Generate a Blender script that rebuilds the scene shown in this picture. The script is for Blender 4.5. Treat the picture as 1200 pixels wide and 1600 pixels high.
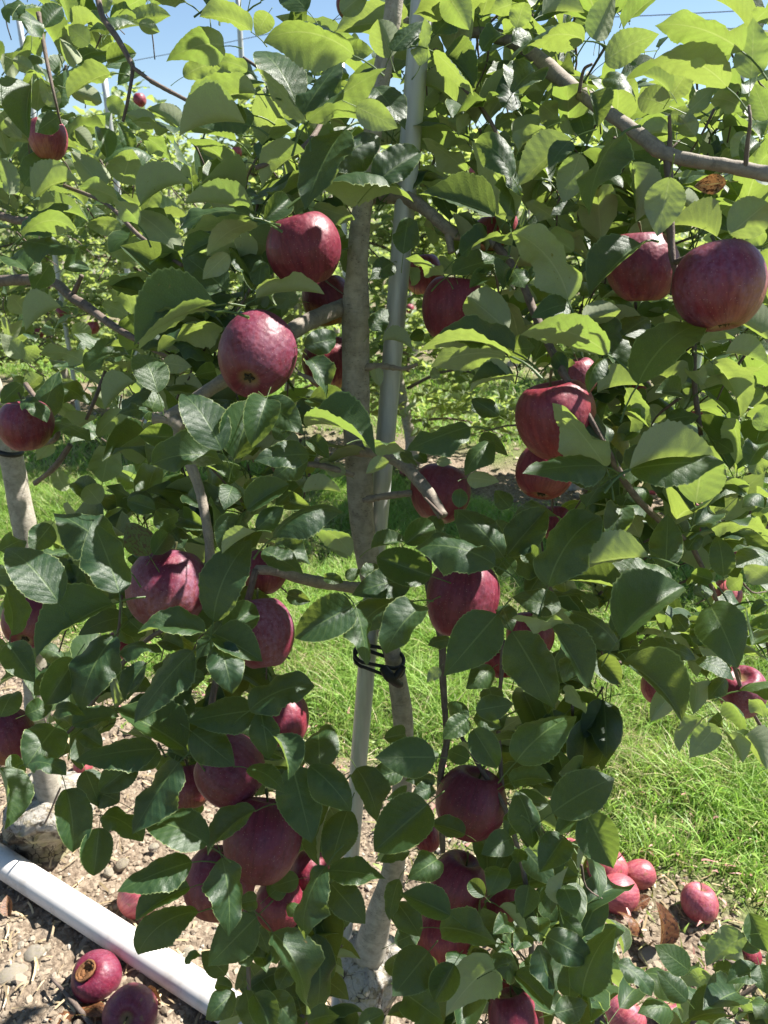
import bpy, math, random
import numpy as np
from mathutils import Vector, Matrix, Euler

for o in list(bpy.data.objects):
    bpy.data.objects.remove(o, do_unlink=True)
SC = bpy.context.scene
COL = SC.collection
rnd = random.Random(11)
nr = np.random.RandomState(7)

# ------------------------------------------------------------------ camera
CAM_H, PITCH, FPX = 1.40, math.radians(22.0), 1202.0
cam_data = bpy.data.cameras.new('camera')
cam = bpy.data.objects.new('camera', cam_data)
COL.objects.link(cam)
cam.location = (0, 0, CAM_H)
cam.rotation_euler = (math.radians(90) - PITCH, 0, 0)
cam_data.sensor_fit = 'VERTICAL'
cam_data.sensor_height = 24.0
cam_data.lens = 24.0 * FPX / 1600.0
cam_data.clip_start = 0.02
cam_data.clip_end = 2000
cam_data.dof.use_dof = True
cam_data.dof.focus_distance = 0.95
cam_data.dof.aperture_fstop = 8.0
SC.camera = cam

# ------------------------------------------------------------------ light
SUN_AZ, SUN_EL = math.radians(67), math.radians(52)      # azimuth from +Y towards +X
SUN = Vector((math.cos(SUN_EL) * math.sin(SUN_AZ), math.cos(SUN_EL) * math.cos(SUN_AZ), math.sin(SUN_EL)))
world = bpy.data.worlds.new('World')
SC.world = world
world.use_nodes = True
wn, wl = world.node_tree.nodes, world.node_tree.links
wn.clear()
w_out = wn.new('ShaderNodeOutputWorld')
w_bg = wn.new('ShaderNodeBackground')
w_sky = wn.new('ShaderNodeTexSky')
w_sky.sky_type = 'NISHITA'
w_sky.sun_disc = False
w_sky.sun_elevation = SUN_EL
w_sky.sun_rotation = SUN_AZ
w_sky.air_density = 1.0
w_sky.dust_density = 0.25
w_sky.ozone_density = 3.0
w_bg.inputs['Strength'].default_value = 0.05
wl.new(w_sky.outputs[0], w_bg.inputs[0])
wl.new(w_bg.outputs[0], w_out.inputs[0])
sun_d = bpy.data.lights.new('sun', 'SUN')
sun_d.energy = 5.0
sun_d.angle = math.radians(0.53)
sun_d.color = (1.0, 0.955, 0.88)
sun = bpy.data.objects.new('sun', sun_d)
COL.objects.link(sun)
sun.rotation_euler = SUN.to_track_quat('Z', 'Y').to_euler()
sun.location = (6, 4, 9)
SC.view_settings.view_transform = 'Standard'
SC.view_settings.look = 'None'
SC.view_settings.gamma = 1
SC.view_settings.exposure = 1.68
SC.view_settings.use_curve_mapping = False
SC.render.engine = 'CYCLES'
SC.cycles.max_bounces = 7
SC.cycles.diffuse_bounces = 4
SC.cycles.glossy_bounces = 2
SC.cycles.transmission_bounces = 4
SC.cycles.transparent_max_bounces = 4
SC.cycles.use_denoising = True
SC.cycles.sample_clamp_indirect = 6

# ------------------------------------------------------------------ photo geometry helpers
FV = np.array([0, math.cos(PITCH), -math.sin(PITCH)])
UV_ = np.array([0, math.sin(PITCH), math.cos(PITCH)])
XV = np.array([1.0, 0, 0])
C0 = np.array([0, 0, CAM_H])
def ray(x, y): return FV + (x - 600) / FPX * XV + (800 - y) / FPX * UV_
def PD(x, y, d): return C0 + d * ray(x, y)
def PY(x, y, Y):
    r = ray(x, y); return C0 + (Y / r[1]) * r
def PG(x, y, z=0.0):
    r = ray(x, y); return C0 + ((z - CAM_H) / r[2]) * r
def depth(p): return float(np.dot(np.asarray(p) - C0, FV))

ROW_P = np.array([-0.02, 0.95]); ROW_D = np.array([-0.866, 0.5]); ROW_N = np.array([0.5, 0.866])

# ------------------------------------------------------------------ material helpers
def mat(name):
    m = bpy.data.materials.new(name); m.use_nodes = True
    m.node_tree.nodes.clear()
    return m, m.node_tree.nodes, m.node_tree.links
class G:
    """tiny wrapper for building shader graphs"""
    def __init__(s, name):
        s.m, s.n, s.l = mat(name)
    def node(s, t, **kw):
        x = s.n.new(t)
        for k, v in kw.items(): setattr(x, k, v)
        return x
    def put(s, sock, v):
        if hasattr(v, 'is_linked') or isinstance(v, bpy.types.NodeSocket): s.l.new(v, sock)
        else: sock.default_value = v
    def math(s, op, a, b=0.0, c=0.0, clamp=False):
        x = s.node('ShaderNodeMath', operation=op, use_clamp=clamp)
        s.put(x.inputs[0], a); s.put(x.inputs[1], b); s.put(x.inputs[2], c)
        return x.outputs[0]
    def vmath(s, op, a, b=(0, 0, 0), sc=None):
        x = s.node('ShaderNodeVectorMath', operation=op)
        s.put(x.inputs[0], a); s.put(x.inputs[1], b)
        if sc is not None: s.put(x.inputs['Scale'], sc)
        return x.outputs['Value'] if op in ('DOT_PRODUCT', 'LENGTH', 'DISTANCE') else x.outputs[0]
    def mix(s, f, a, b):
        x = s.node('ShaderNodeMix', data_type='RGBA')
        s.put(x.inputs[0], f)
        s.put(x.inputs[6], a if not isinstance(a, tuple) else (*a[:3], 1)); s.put(x.inputs[7], b if not isinstance(b, tuple) else (*b[:3], 1))
        return x.outputs[2]
    def ramp(s, v, lo, hi):
        x = s.node('ShaderNodeMapRange', interpolation_type='SMOOTHSTEP')
        s.put(x.inputs[0], v); s.put(x.inputs[1], lo); s.put(x.inputs[2], hi)
        return x.outputs[0]
    def noise(s, scale, detail=3, rough=.55, vec=None, dist=0.0):
        x = s.node('ShaderNodeTexNoise'); x.inputs['Scale'].default_value = scale
        x.inputs['Detail'].default_value = detail; x.inputs['Roughness'].default_value = rough
        x.inputs['Distortion'].default_value = dist
        if vec is not None: s.l.new(vec, x.inputs['Vector'])
        return x.outputs[0]
    def voro(s, scale, vec=None, feature='F1', rnd_=1.0):
        x = s.node('ShaderNodeTexVoronoi', feature=feature); x.inputs['Scale'].default_value = scale
        x.inputs['Randomness'].default_value = rnd_
        if vec is not None: s.l.new(vec, x.inputs['Vector'])
        return x.outputs['Distance']
    def coord(s, which='Object'): return s.node('ShaderNodeTexCoord').outputs[which]
    def sep(s, v):
        x = s.node('ShaderNodeSeparateXYZ'); s.l.new(v, x.inputs[0]); return x.outputs
    def comb(s, a, b, c):
        x = s.node('ShaderNodeCombineXYZ'); s.put(x.inputs[0], a); s.put(x.inputs[1], b); s.put(x.inputs[2], c); return x.outputs[0]
    def bump(s, h, strength=.3, dist=.01):
        x = s.node('ShaderNodeBump'); s.put(x.inputs['Height'], h); x.inputs['Strength'].default_value = strength
        x.inputs['Distance'].default_value = dist; return x.outputs[0]
    def bsdf(s, col, rough=.6, spec=.5, normal=None, metal=0.0, coat=0.0, coat_r=.2):
        x = s.node('ShaderNodeBsdfPrincipled')
        s.put(x.inputs['Base Color'], (*col[:3], 1) if isinstance(col, tuple) else col)
        s.put(x.inputs['Roughness'], rough); s.put(x.inputs['Specular IOR Level'], spec)
        s.put(x.inputs['Metallic'], metal); s.put(x.inputs['Coat Weight'], coat); x.inputs['Coat Roughness'].default_value = coat_r
        if normal is not None: s.l.new(normal, x.inputs['Normal'])
        return x.outputs[0]
    def out(s, sh):
        o = s.node('ShaderNodeOutputMaterial'); s.l.new(sh, o.inputs[0]); return s.m

def leaf_material(name, top0, top1, und0, und1, trans, tmix=.42, spots=0.0, spotcol=(.12, .05, .01), bright=1.0):
    g = G(name)
    uv = g.sep(g.coord('UV')); u, v = uv[0], uv[1]
    info = g.node('ShaderNodeObjectInfo').outputs['Random']
    at = g.node('ShaderNodeAttribute', attribute_name='lv').outputs['Fac']
    rv = g.math('FRACT', g.math('ADD', info, at))
    rv2 = g.math('FRACT', g.math('MULTIPLY', rv, 7.31))
    av = g.math('ABSOLUTE', v)
    midw = g.math('MULTIPLY_ADD', u, -.035, .055)
    midf = g.math('SUBTRACT', 1.0, g.ramp(av, g.math('MULTIPLY', midw, .6), midw))
    ph = g.math('FRACT', g.math('SUBTRACT', g.math('MULTIPLY', u, 8.5), g.math('MULTIPLY', g.math('POWER', av, .85), 2.3)))
    dl = g.math('ABSOLUTE', g.math('SUBTRACT', ph, .5))
    latf = g.math('MULTIPLY', g.math('SUBTRACT', 1.0, g.ramp(dl, .015, .075)), g.math('SUBTRACT', 1.0, g.ramp(av, .55, 1.0)))
    vein = g.math('MAXIMUM', midf, g.math('MULTIPLY', latf, .55))
    pillow = g.math('SINE', g.math('MULTIPLY', ph, math.pi))       # raised between the side veins
    cell = g.voro(46, vec=g.comb(u, g.math('MULTIPLY', v, .33), rv), feature='DISTANCE_TO_EDGE')
    n1 = g.noise(7, 3, vec=g.comb(u, g.math('MULTIPLY', v, .4), g.math('MULTIPLY', rv, 40)))
    rough_n = g.noise(30, 2, vec=g.comb(u, g.math('MULTIPLY', v, .4), g.math('MULTIPLY', rv, 40)))
    top = g.mix(rv2, top0, top1)
    top = g.mix(g.math('MULTIPLY', n1, .5), top, tuple(c * .72 for c in top0))
    top = g.mix(g.math('MULTIPLY', vein, .42), top, (.17, .25, .08))
    und = g.mix(rv2, und0, und1)
    und = g.mix(g.math('MULTIPLY', vein, .5), und, (.42, .46, .32))
    und = g.mix(g.math('MULTIPLY', n1, .25), und, tuple(c * .8 for c in und0))
    back = g.node('ShaderNodeNewGeometry').outputs['Backfacing']
    rim = g.math('MULTIPLY', g.ramp(av, .955, .985), .75)
    top = g.mix(rim, top, (.26, .32, .12))
    col = g.mix(back, top, und)
    tcol = g.mix(rv2, trans, (trans[0] * .8, trans[1] * .93, trans[2] * .8))
    tcol = g.mix(g.math('MULTIPLY', g.math('SUBTRACT', 1.0, g.ramp(cell, .02, .16)), .38), tcol, tuple(c * .5 for c in trans))
    tcol = g.mix(g.math('MULTIPLY', latf, .6), tcol, tuple(c * .5 for c in trans))
    tcol = g.mix(g.math('MULTIPLY', g.ramp(n1, .35, .7), .45), tcol, tuple(c * .68 for c in trans))
    tcol = g.mix(g.math('MULTIPLY', midf, .5), tcol, (.42, .5, .14))
    blem = g.math('MULTIPLY', g.ramp(g.noise(17, 2, vec=g.comb(u, g.math('MULTIPLY', v, .5), g.math('MULTIPLY', rv, 70))), .70, .74), g.ramp(g.math('FRACT', g.math('MULTIPLY', rv, 17.7)), .55, .75))
    col = g.mix(g.math('MULTIPLY', blem, .8), col, (.15, .09, .03))
    if spots:
        sp = g.math('SUBTRACT', 1.0, g.ramp(g.noise(11, 4, vec=g.comb(u, g.math('MULTIPLY', v, .5), g.math('MULTIPLY', rv, 90))), .5 - spots * .2, .62 - spots * .2))
        sp = g.math('SUBTRACT', 1.0, sp)
        col = g.mix(sp, col, spotcol); tcol = g.mix(sp, tcol, spotcol)
    h = g.math('ADD', g.math('MULTIPLY', pillow, .55), g.math('MULTIPLY', g.ramp(cell, 0, .25), .3))
    h = g.math('SUBTRACT', h, g.math('MULTIPLY', midf, .8))
    h = g.math('MULTIPLY', h, g.math('MULTIPLY_ADD', back, -1.6, 1.0))
    nb = g.bump(h, .24, .0016)
    ro = g.math('ADD', g.math('MULTIPLY_ADD', back, .30, .37), g.math('MULTIPLY', rough_n, .18))
    p = g.bsdf(col, ro, g.math('MULTIPLY_ADD', back, -.3, .5), nb)
    t = g.node('ShaderNodeBsdfTranslucent'); g.put(t.inputs[0], tcol); g.l.new(nb, t.inputs['Normal'])
    mx = g.node('ShaderNodeMixShader'); mx.inputs[0].default_value = tmix
    g.l.new(p, mx.inputs[1]); g.l.new(t.outputs[0], mx.inputs[2])
    return g.out(mx.outputs[0])

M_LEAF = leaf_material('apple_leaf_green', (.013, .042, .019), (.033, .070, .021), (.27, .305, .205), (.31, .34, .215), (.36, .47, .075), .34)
M_LEAF_YEL = leaf_material('apple_leaf_yellowing', (.13, .19, .05), (.2, .2, .05), (.3, .3, .1), (.3, .3, .1), (.55, .5, .05), .4, spots=.0)
M_LEAF_SPOT = leaf_material('apple_leaf_speckled', (.10, .15, .035), (.12, .17, .04), (.3, .3, .1), (.3, .3, .1), (.4, .4, .05), .35, spots=.12, spotcol=(.16, .10, .03))
M_LEAF_BROWN = leaf_material('apple_leaf_dead', (.15, .06, .025), (.20, .085, .035), (.26, .17, .09), (.30, .2, .11), (.34, .15, .05), .25, spots=.05, spotcol=(.05, .02, .01))
M_LEAF_FAR = leaf_material('apple_leaf_painted_sun', (.10, .155, .055), (.15, .20, .08), (.36, .39, .26), (.42, .44, .30), (.50, .59, .14), .46)  # same leaves; sunlit brightness of the far rows painted into the colours

def bark_material(name, c0, c1, spot, spots=.5, rings=.5, white=0.0, rough_bark=0.0):
    g = G(name)
    uv = g.sep(g.coord('UV'))                 # u round the stem, v metres along it
    P = g.coord('Object')
    ang = g.math('MULTIPLY', uv[0], 2 * math.pi)
    cv = g.comb(g.math('COSINE', ang), g.math('SINE', ang), g.math('MULTIPLY', uv[1], 55))
    cs = g.comb(g.math('COSINE', ang), g.math('SINE', ang), g.math('MULTIPLY', uv[1], 160))
    n = g.noise(1.4, 4, .6, vec=cv, dist=.4)
    fine = g.noise(60, 4, .65, vec=P)
    ring = g.noise(1.6, 3, .7, vec=g.comb(g.math('MULTIPLY', g.math('COSINE', ang), .4), g.math('MULTIPLY', g.math('SINE', ang), .4), g.math('MULTIPLY', uv[1], 190)))
    col = g.mix(g.ramp(n, .35, .68), c0, c1)
    col = g.mix(g.math('MULTIPLY', g.ramp(ring, .52, .7), rings * .6), col, tuple(c * .45 for c in c0))
    sp = g.ramp(g.voro(3.1, vec=cs), .30, .12)
    pick = g.ramp(g.noise(.9, 2, vec=cv), .48, .56)
    col = g.mix(g.math('MULTIPLY', g.math('MULTIPLY', sp, pick), spots), col, spot)
    col = g.mix(g.math('MULTIPLY', g.ramp(fine, .35, .7), .35), col, tuple(min(1, c * 1.5) for c in c1))
    h = g.math('ADD', g.math('MULTIPLY', ring, .5), g.math('MULTIPLY', fine, .6))
    h = g.math('ADD', h, g.math('MULTIPLY', g.math('MULTIPLY', sp, pick), .6))
    if rough_bark:
        cr = g.voro(42, vec=g.vmath('ADD', P, g.vmath('SCALE', g.node('ShaderNodeTexNoise').outputs['Color'], sc=.03)), feature='DISTANCE_TO_EDGE')
        plate = g.math('MULTIPLY', g.ramp(cr, .012, .07), g.ramp(g.noise(30, 2, vec=P), .42, .6))
        blot = g.ramp(g.noise(26, 5, .65, vec=P, dist=.6), .38, .56)
        moss = g.ramp(g.noise(12, 3, .6, vec=P), .52, .68)
        col = g.mix(blot, (.075, .055, .035), col)
        col = g.mix(g.math('MULTIPLY', moss, .5), col, (.22, .22, .07))
        crk = g.math('MULTIPLY', g.ramp(cr, .05, .012), g.ramp(g.noise(17, 2, vec=P), .45, .6))
        col = g.mix(crk, col, (.03, .022, .015))
        h = g.math('ADD', h, g.math('MULTIPLY', crk, -1.8)); h = g.math('ADD', h, g.math('MULTIPLY', blot, 1.2))
    if white:
        fine2 = g.noise(150, 4, .7, vec=P)
        z = g.sep(g.coord('Object'))[2]
        wmask = g.math('MULTIPLY', g.ramp(g.math('ADD', uv[1], g.math('MULTIPLY', g.noise(34, 4, .6, vec=P), .16)), white, white + .12), g.ramp(g.noise(38, 5, .7, vec=P), .40, .52))
        col = g.mix(g.math('MULTIPLY', g.math('MULTIPLY', wmask, .72), g.ramp(fine2, .3, .5)), col, (.36, .34, .31))
    return g.out(g.bsdf(col, .78, .3, g.bump(h, .5, .0035)))
M_TRUNK = bark_material('apple_bark_smooth', (.23, .205, .165), (.33, .30, .25), (.06, .04, .03), .8, .55)
M_BRANCH = bark_material('apple_bark_grey', (.17, .145, .12), (.25, .215, .175), (.36, .32, .27), .5, .8)
M_TWIG = bark_material('apple_bark_twig', (.085, .062, .05), (.15, .115, .095), (.25, .22, .19), .5, .4)
M_STUMP = bark_material('apple_bark_graft', (.20, .17, .11), (.30, .26, .18), (.05, .04, .03), .5, .3, white=.80, rough_bark=1)

def simple(name, col, rough=.6, spec=.5, metal=0.0, n_scale=0, n_amt=.3, n_col=None, b=0.0):
    g = G(name); P = g.coord('Object'); c = (*col, 1); nb = None
    if n_scale:
        n = g.noise(n_scale, 5, .6, vec=P); c = g.mix(g.math('MULTIPLY', g.ramp(n, .35, .7), n_amt), col, n_col or tuple(x * .5 for x in col))
        if b: nb = g.bump(n, b, .002)
    return g.out(g.bsdf(c, rough, spec, nb, metal))
M_GALV = None
def galv():
    g = G('galvanised_steel'); P = g.coord('Object')
    s = g.comb(g.math('MULTIPLY', g.sep(P)[0], 60), g.math('MULTIPLY', g.sep(P)[1], 60), g.math('MULTIPLY', g.sep(P)[2], 2.5))
    n = g.noise(1.0, 4, .6, vec=s); sp = g.voro(120, vec=P)
    c = g.mix(g.ramp(n, .35, .65), (.36, .375, .37), (.50, .51, .50))
    c = g.mix(g.math('MULTIPLY', g.ramp(g.noise(9, 5, .7, vec=P), .55, .72), .5), c, (.25, .20, .14))
    ro = g.math('MULTIPLY_ADD', n, .25, .36)
    return g.out(g.bsdf(c, ro, .5, g.bump(sp, .08, .001), .25))
M_GALV = galv()
def pvc():
    g = G('white_pvc'); P = g.coord('Object')
    n = g.noise(14, 5, .65, vec=P)
    sc = g.noise(90, 4, .7, vec=P)
    c = g.mix(g.math('MULTIPLY', g.ramp(n, .45, .7), .55), (.64, .61, .58), (.38, .32, .24))
    c = g.mix(g.math('MULTIPLY', g.ramp(sc, .60, .70), .35), c, (.3, .24, .17))
    return g.out(g.bsdf(c, .42, .45, g.bump(sc, .06, .001)))
M_PVC = pvc()
M_BLACK = simple('black_rubber', (.012, .012, .013), .5, .4)
M_WIRE = simple('steel_wire', (.12, .12, .13), .4, .5, .7)
M_CALYX = simple('dried_calyx', (.05, .04, .022), .85, .2)
M_STEM = simple('fruit_stem', (.10, .10, .035), .7, .3, n_scale=90, n_amt=.5)
M_ROT = simple('rotten_flesh', (.20, .09, .035), .8, .3, n_scale=120, n_amt=.7, b=.5)

def apple_material():
    g = G('apple_skin'); P = g.coord('Object')          # mesh is about 1 unit in radius
    def prop(nm): return g.node('ShaderNodeAttribute', attribute_type='OBJECT', attribute_name=nm).outputs['Fac']
    rv = g.node('ShaderNodeObjectInfo').outputs['Random']
    s = g.sep(P)
    rad = g.math('MAXIMUM', g.math('SQRT', g.math('ADD', g.math('MULTIPLY', s[0], s[0]), g.math('MULTIPLY', s[1], s[1]))), .02)
    cx, cy = g.math('DIVIDE', s[0], rad), g.math('DIVIDE', s[1], rad)
    off = g.math('MULTIPLY', rv, 60)
    st = g.noise(7.5, 5, .7, vec=g.comb(g.math('ADD', cx, off), cy, g.math('MULTIPLY', s[2], .22)), dist=.15)
    st2 = g.noise(17, 4, .7, vec=g.comb(g.math('ADD', cx, off), cy, g.math('MULTIPLY', s[2], .5)))
    big = g.noise(1.3, 3, .5, vec=g.vmath('ADD', P, g.comb(off, off, off)))
    mot = g.noise(9, 5, .65, vec=g.vmath('ADD', P, g.comb(off, 0.0, 0.0)))
    red, pink = prop('red'), prop('pink')
    col = g.mix(g.ramp(st, .30, .70), (.085, .005, .020), (.142, .011, .034))
    col = g.mix(g.math('MULTIPLY', g.ramp(st2, .5, .72), .22), col, (.25, .035, .045))
    col = g.mix(g.math('MULTIPLY', red, .75), col, g.mix(g.ramp(st, .38, .62), (.20, .010, .018), (.33, .045, .042)))
    # paler, greener or more orange skin where the sun never reached
    sh = g.math('ADD', g.vmath('DOT_PRODUCT', P, (-.45, -.15, -.75)), g.math('MULTIPLY_ADD', big, 1.2, -.6))
    yf = g.math('MULTIPLY', g.ramp(g.math('ADD', sh, g.math('MULTIPLY_ADD', st, .8, -.4)), .35, 1.1), prop('yellow'))
    col = g.mix(yf, col, g.mix(st, (.50, .27, .05), (.58, .30, .08)))
    col = g.mix(g.math('MULTIPLY', pink, .72), col, g.mix(g.ramp(st, .35, .65), (.36, .06, .085), (.52, .17, .17)))  # pink: faded skin tone that also paints in direct sun on fallen apples
    bl = g.math('MULTIPLY', g.math('MULTIPLY', g.ramp(mot, .25, .8), g.ramp(big, .3, .62)), prop('bloom'))
    col = g.mix(g.math('MULTIPLY', bl, .72), col, (.30, .17, .27))
    dots = g.math('MULTIPLY', g.ramp(g.voro(15, vec=g.vmath('ADD', P, g.comb(off, 0.0, 0.0))), .16, .09), g.ramp(g.noise(14, 1, vec=P), .42, .5))
    col = g.mix(g.math('MULTIPLY', dots, .55), col, (.52, .32, .25))
    br = g.math('MULTIPLY', g.ramp(g.noise(2.3, 4, .6, vec=g.vmath('ADD', P, g.comb(0.0, off, off))), .60, .66), prop('bruise'))
    col = g.mix(g.math('MULTIPLY', br, .8), col, (.17, .085, .04))
    rus = g.math('MULTIPLY', g.ramp(g.noise(6, 5, .75, vec=g.vmath('ADD', P, g.comb(off, off, 0.0))), .68, .74), .6)
    col = g.mix(rus, col, (.30, .19, .10))
    cav = g.math('MULTIPLY', g.ramp(rad, .34, .12), g.ramp(g.math('ABSOLUTE', s[2]), .3, .5))
    col = g.mix(g.math('MULTIPLY', cav, .55), col, (.25, .20, .07))
    h = g.math('ADD', g.math('MULTIPLY', mot, .5), g.math('MULTIPLY', g.noise(2.6, 2, vec=P), 3))
    ro = g.math('ADD', g.math('MULTIPLY_ADD', bl, .3, .40), g.math('MULTIPLY', mot, .12))
    return g.out(g.bsdf(col, ro, .42, g.bump(h, .10, .02), 0.0, .05, .35))
M_APPLE = apple_material()

# ------------------------------------------------------------------ mesh helpers
def new_mesh(name, verts, faces, mats=(), uvs=None, smooth=True, attr=None, mi=None):
    """verts Nx3, faces MxK (same K, numpy) or list; uvs per vertex"""
    me = bpy.data.meshes.new(name)
    verts = np.asarray(verts, dtype=np.float32)
    if isinstance(faces, np.ndarray):
        k = faces.shape[1]; m = len(faces)
        me.vertices.add(len(verts)); me.vertices.foreach_set('co', verts.ravel())
        me.loops.add(m * k); me.loops.foreach_set('vertex_index', faces.astype(np.int32).ravel())
        me.polygons.add(m); me.polygons.foreach_set('loop_start', np.arange(0, m * k, k, dtype=np.int32))
        me.polygons.foreach_set('loop_total', np.full(m, k, dtype=np.int32))
        me.update(calc_edges=True)
        li = faces.ravel()
    else:
        me.from_pydata(verts.tolist(), [], faces)
        li = np.array([i for f in faces for i in f])
    if uvs is not None:
        ul = me.uv_layers.new(name='UVMap')
        ul.data.foreach_set('uv', np.asarray(uvs, dtype=np.float32)[li].ravel())
    if attr is not None:
        for nm, arr in attr.items():
            arr = np.asarray(arr, dtype=np.float32)
            if arr.ndim == 1:
                a = me.attributes.new(nm, 'FLOAT', 'POINT'); a.data.foreach_set('value', arr)
            else:
                a = me.attributes.new(nm, 'FLOAT_COLOR', 'POINT'); a.data.foreach_set('color', arr.ravel())
    for m_ in mats: me.materials.append(m_)
    if mi is not None: me.polygons.foreach_set('material_index', np.asarray(mi, dtype=np.int32))
    me.polygons.foreach_set('use_smooth', np.full(len(me.polygons), smooth))
    me.validate(clean_customdata=False)
    return me

def link(name, me, parent=None, M=None, kind=None, **props):
    o = bpy.data.objects.new(name, me); COL.objects.link(o)
    if parent is not None: o.parent = parent
    if M is not None: o.matrix_basis = M
    if kind: o['kind'] = kind
    for k, v in props.items(): o[k] = v
    return o
def thing(name, loc, label, category, group=None):
    o = bpy.data.objects.new(name, None); COL.objects.link(o)
    o.location = tuple(loc); o.empty_display_size = .05
    o['label'] = label; o['category'] = category
    if group: o['group'] = group
    return o
def tag(o, label, category, group=None):
    o['label'] = label; o['category'] = category
    if group: o['group'] = group
    return o
def local(parent, M): return Matrix.Translation(-Vector(parent.location)) @ M

def smooth_path(pts, rad, n):
    pts = np.asarray(pts, float); rad = np.asarray(rad, float)
    if len(pts) < 3:
        t = np.linspace(0, 1, n); return pts[0] + (pts[-1] - pts[0]) * t[:, None], rad[0] + (rad[-1] - rad[0]) * t
    P = np.vstack([2 * pts[0] - pts[1], pts, 2 * pts[-1] - pts[-2]])
    k = len(pts) - 1
    ts = np.linspace(0, k, n); out = []
    for t in ts:
        i = min(int(t), k - 1); f = t - i
        p0, p1, p2, p3 = P[i], P[i + 1], P[i + 2], P[i + 3]
        out.append(.5 * ((2 * p1) + (-p0 + p2) * f + (2 * p0 - 5 * p1 + 4 * p2 - p3) * f * f + (-p0 + 3 * p1 - 3 * p2 + p3) * f ** 3))
    return np.array(out), np.interp(ts, np.arange(k + 1), rad)
def tube(pts, rad, sides=10, n=None, knob=.06, seed=0, smooth=True, cap=True):
    r_ = np.random.RandomState(seed + 3)
    n = n or max(6, len(pts) * 6)
    P, R = smooth_path(pts, rad, n) if smooth else (np.asarray(pts, float), np.asarray(rad, float))
    n = len(P)
    T = np.gradient(P, axis=0); T /= np.linalg.norm(T, axis=1)[:, None] + 1e-12
    up = np.array([0, -1, .2]); a = np.cross(T[0], up); a /= np.linalg.norm(a) + 1e-9
    V, U = [], []; L = 0; ph = r_.rand(4) * 6
    for i in range(n):
        if i: L += np.linalg.norm(P[i] - P[i - 1])
        a = a - T[i] * np.dot(a, T[i]); a /= np.linalg.norm(a) + 1e-9
        b = np.cross(T[i], a)
        rr = R[i] * (1 + knob * (math.sin(L * 55 + ph[0]) * .5 + math.sin(L * 23 + ph[1]) * .6 + r_.randn() * .35))
        for j in range(sides):
            an = 2 * math.pi * j / sides
            q = rr * (1 + knob * .6 * math.sin(2 * an + L * 30 + ph[2]) + knob * .4 * math.sin(3 * an - L * 47 + ph[3]))
            V.append(P[i] + q * (math.cos(an) * a + math.sin(an) * b)); U.append((j / sides, L))
    F = []
    for i in range(n - 1):
        for j in range(sides):
            F.append((i * sides + j, i * sides + (j + 1) % sides, (i + 1) * sides + (j + 1) % sides, (i + 1) * sides + j))
    if cap:
        c = len(V); V.append(P[0] - T[0] * R[0] * .3); U.append((0, 0)); V.append(P[-1] + T[-1] * R[-1] * .12); U.append((0, L))
        for j in range(sides):
            F.append((c, (j + 1) % sides, j)); F.append((c + 1, (n - 1) * sides + j, (n - 1) * sides + (j + 1) % sides))
    return np.array(V), F, np.array(U)
class Join:
    def __init__(s): s.V, s.F, s.U, s.n = [], [], [], 0
    def add(s, t):
        V, F, U = t; s.V.append(V); s.U.append(U)
        s.F += [tuple(i + s.n for i in f) for f in F]; s.n += len(V)
    def mesh(s, name, m, off=(0, 0, 0)): return new_mesh(name, np.vstack(s.V) - np.asarray(off), s.F, [m], np.vstack(s.U))
def tube_obj(name, pts, rad, m, parent=None, **kw):
    V, F, U = tube(pts, rad, **kw)
    off = np.array(parent.location) if parent else np.zeros(3)
    return link(name, new_mesh(name, V - off, F, [m], U), parent)

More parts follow.
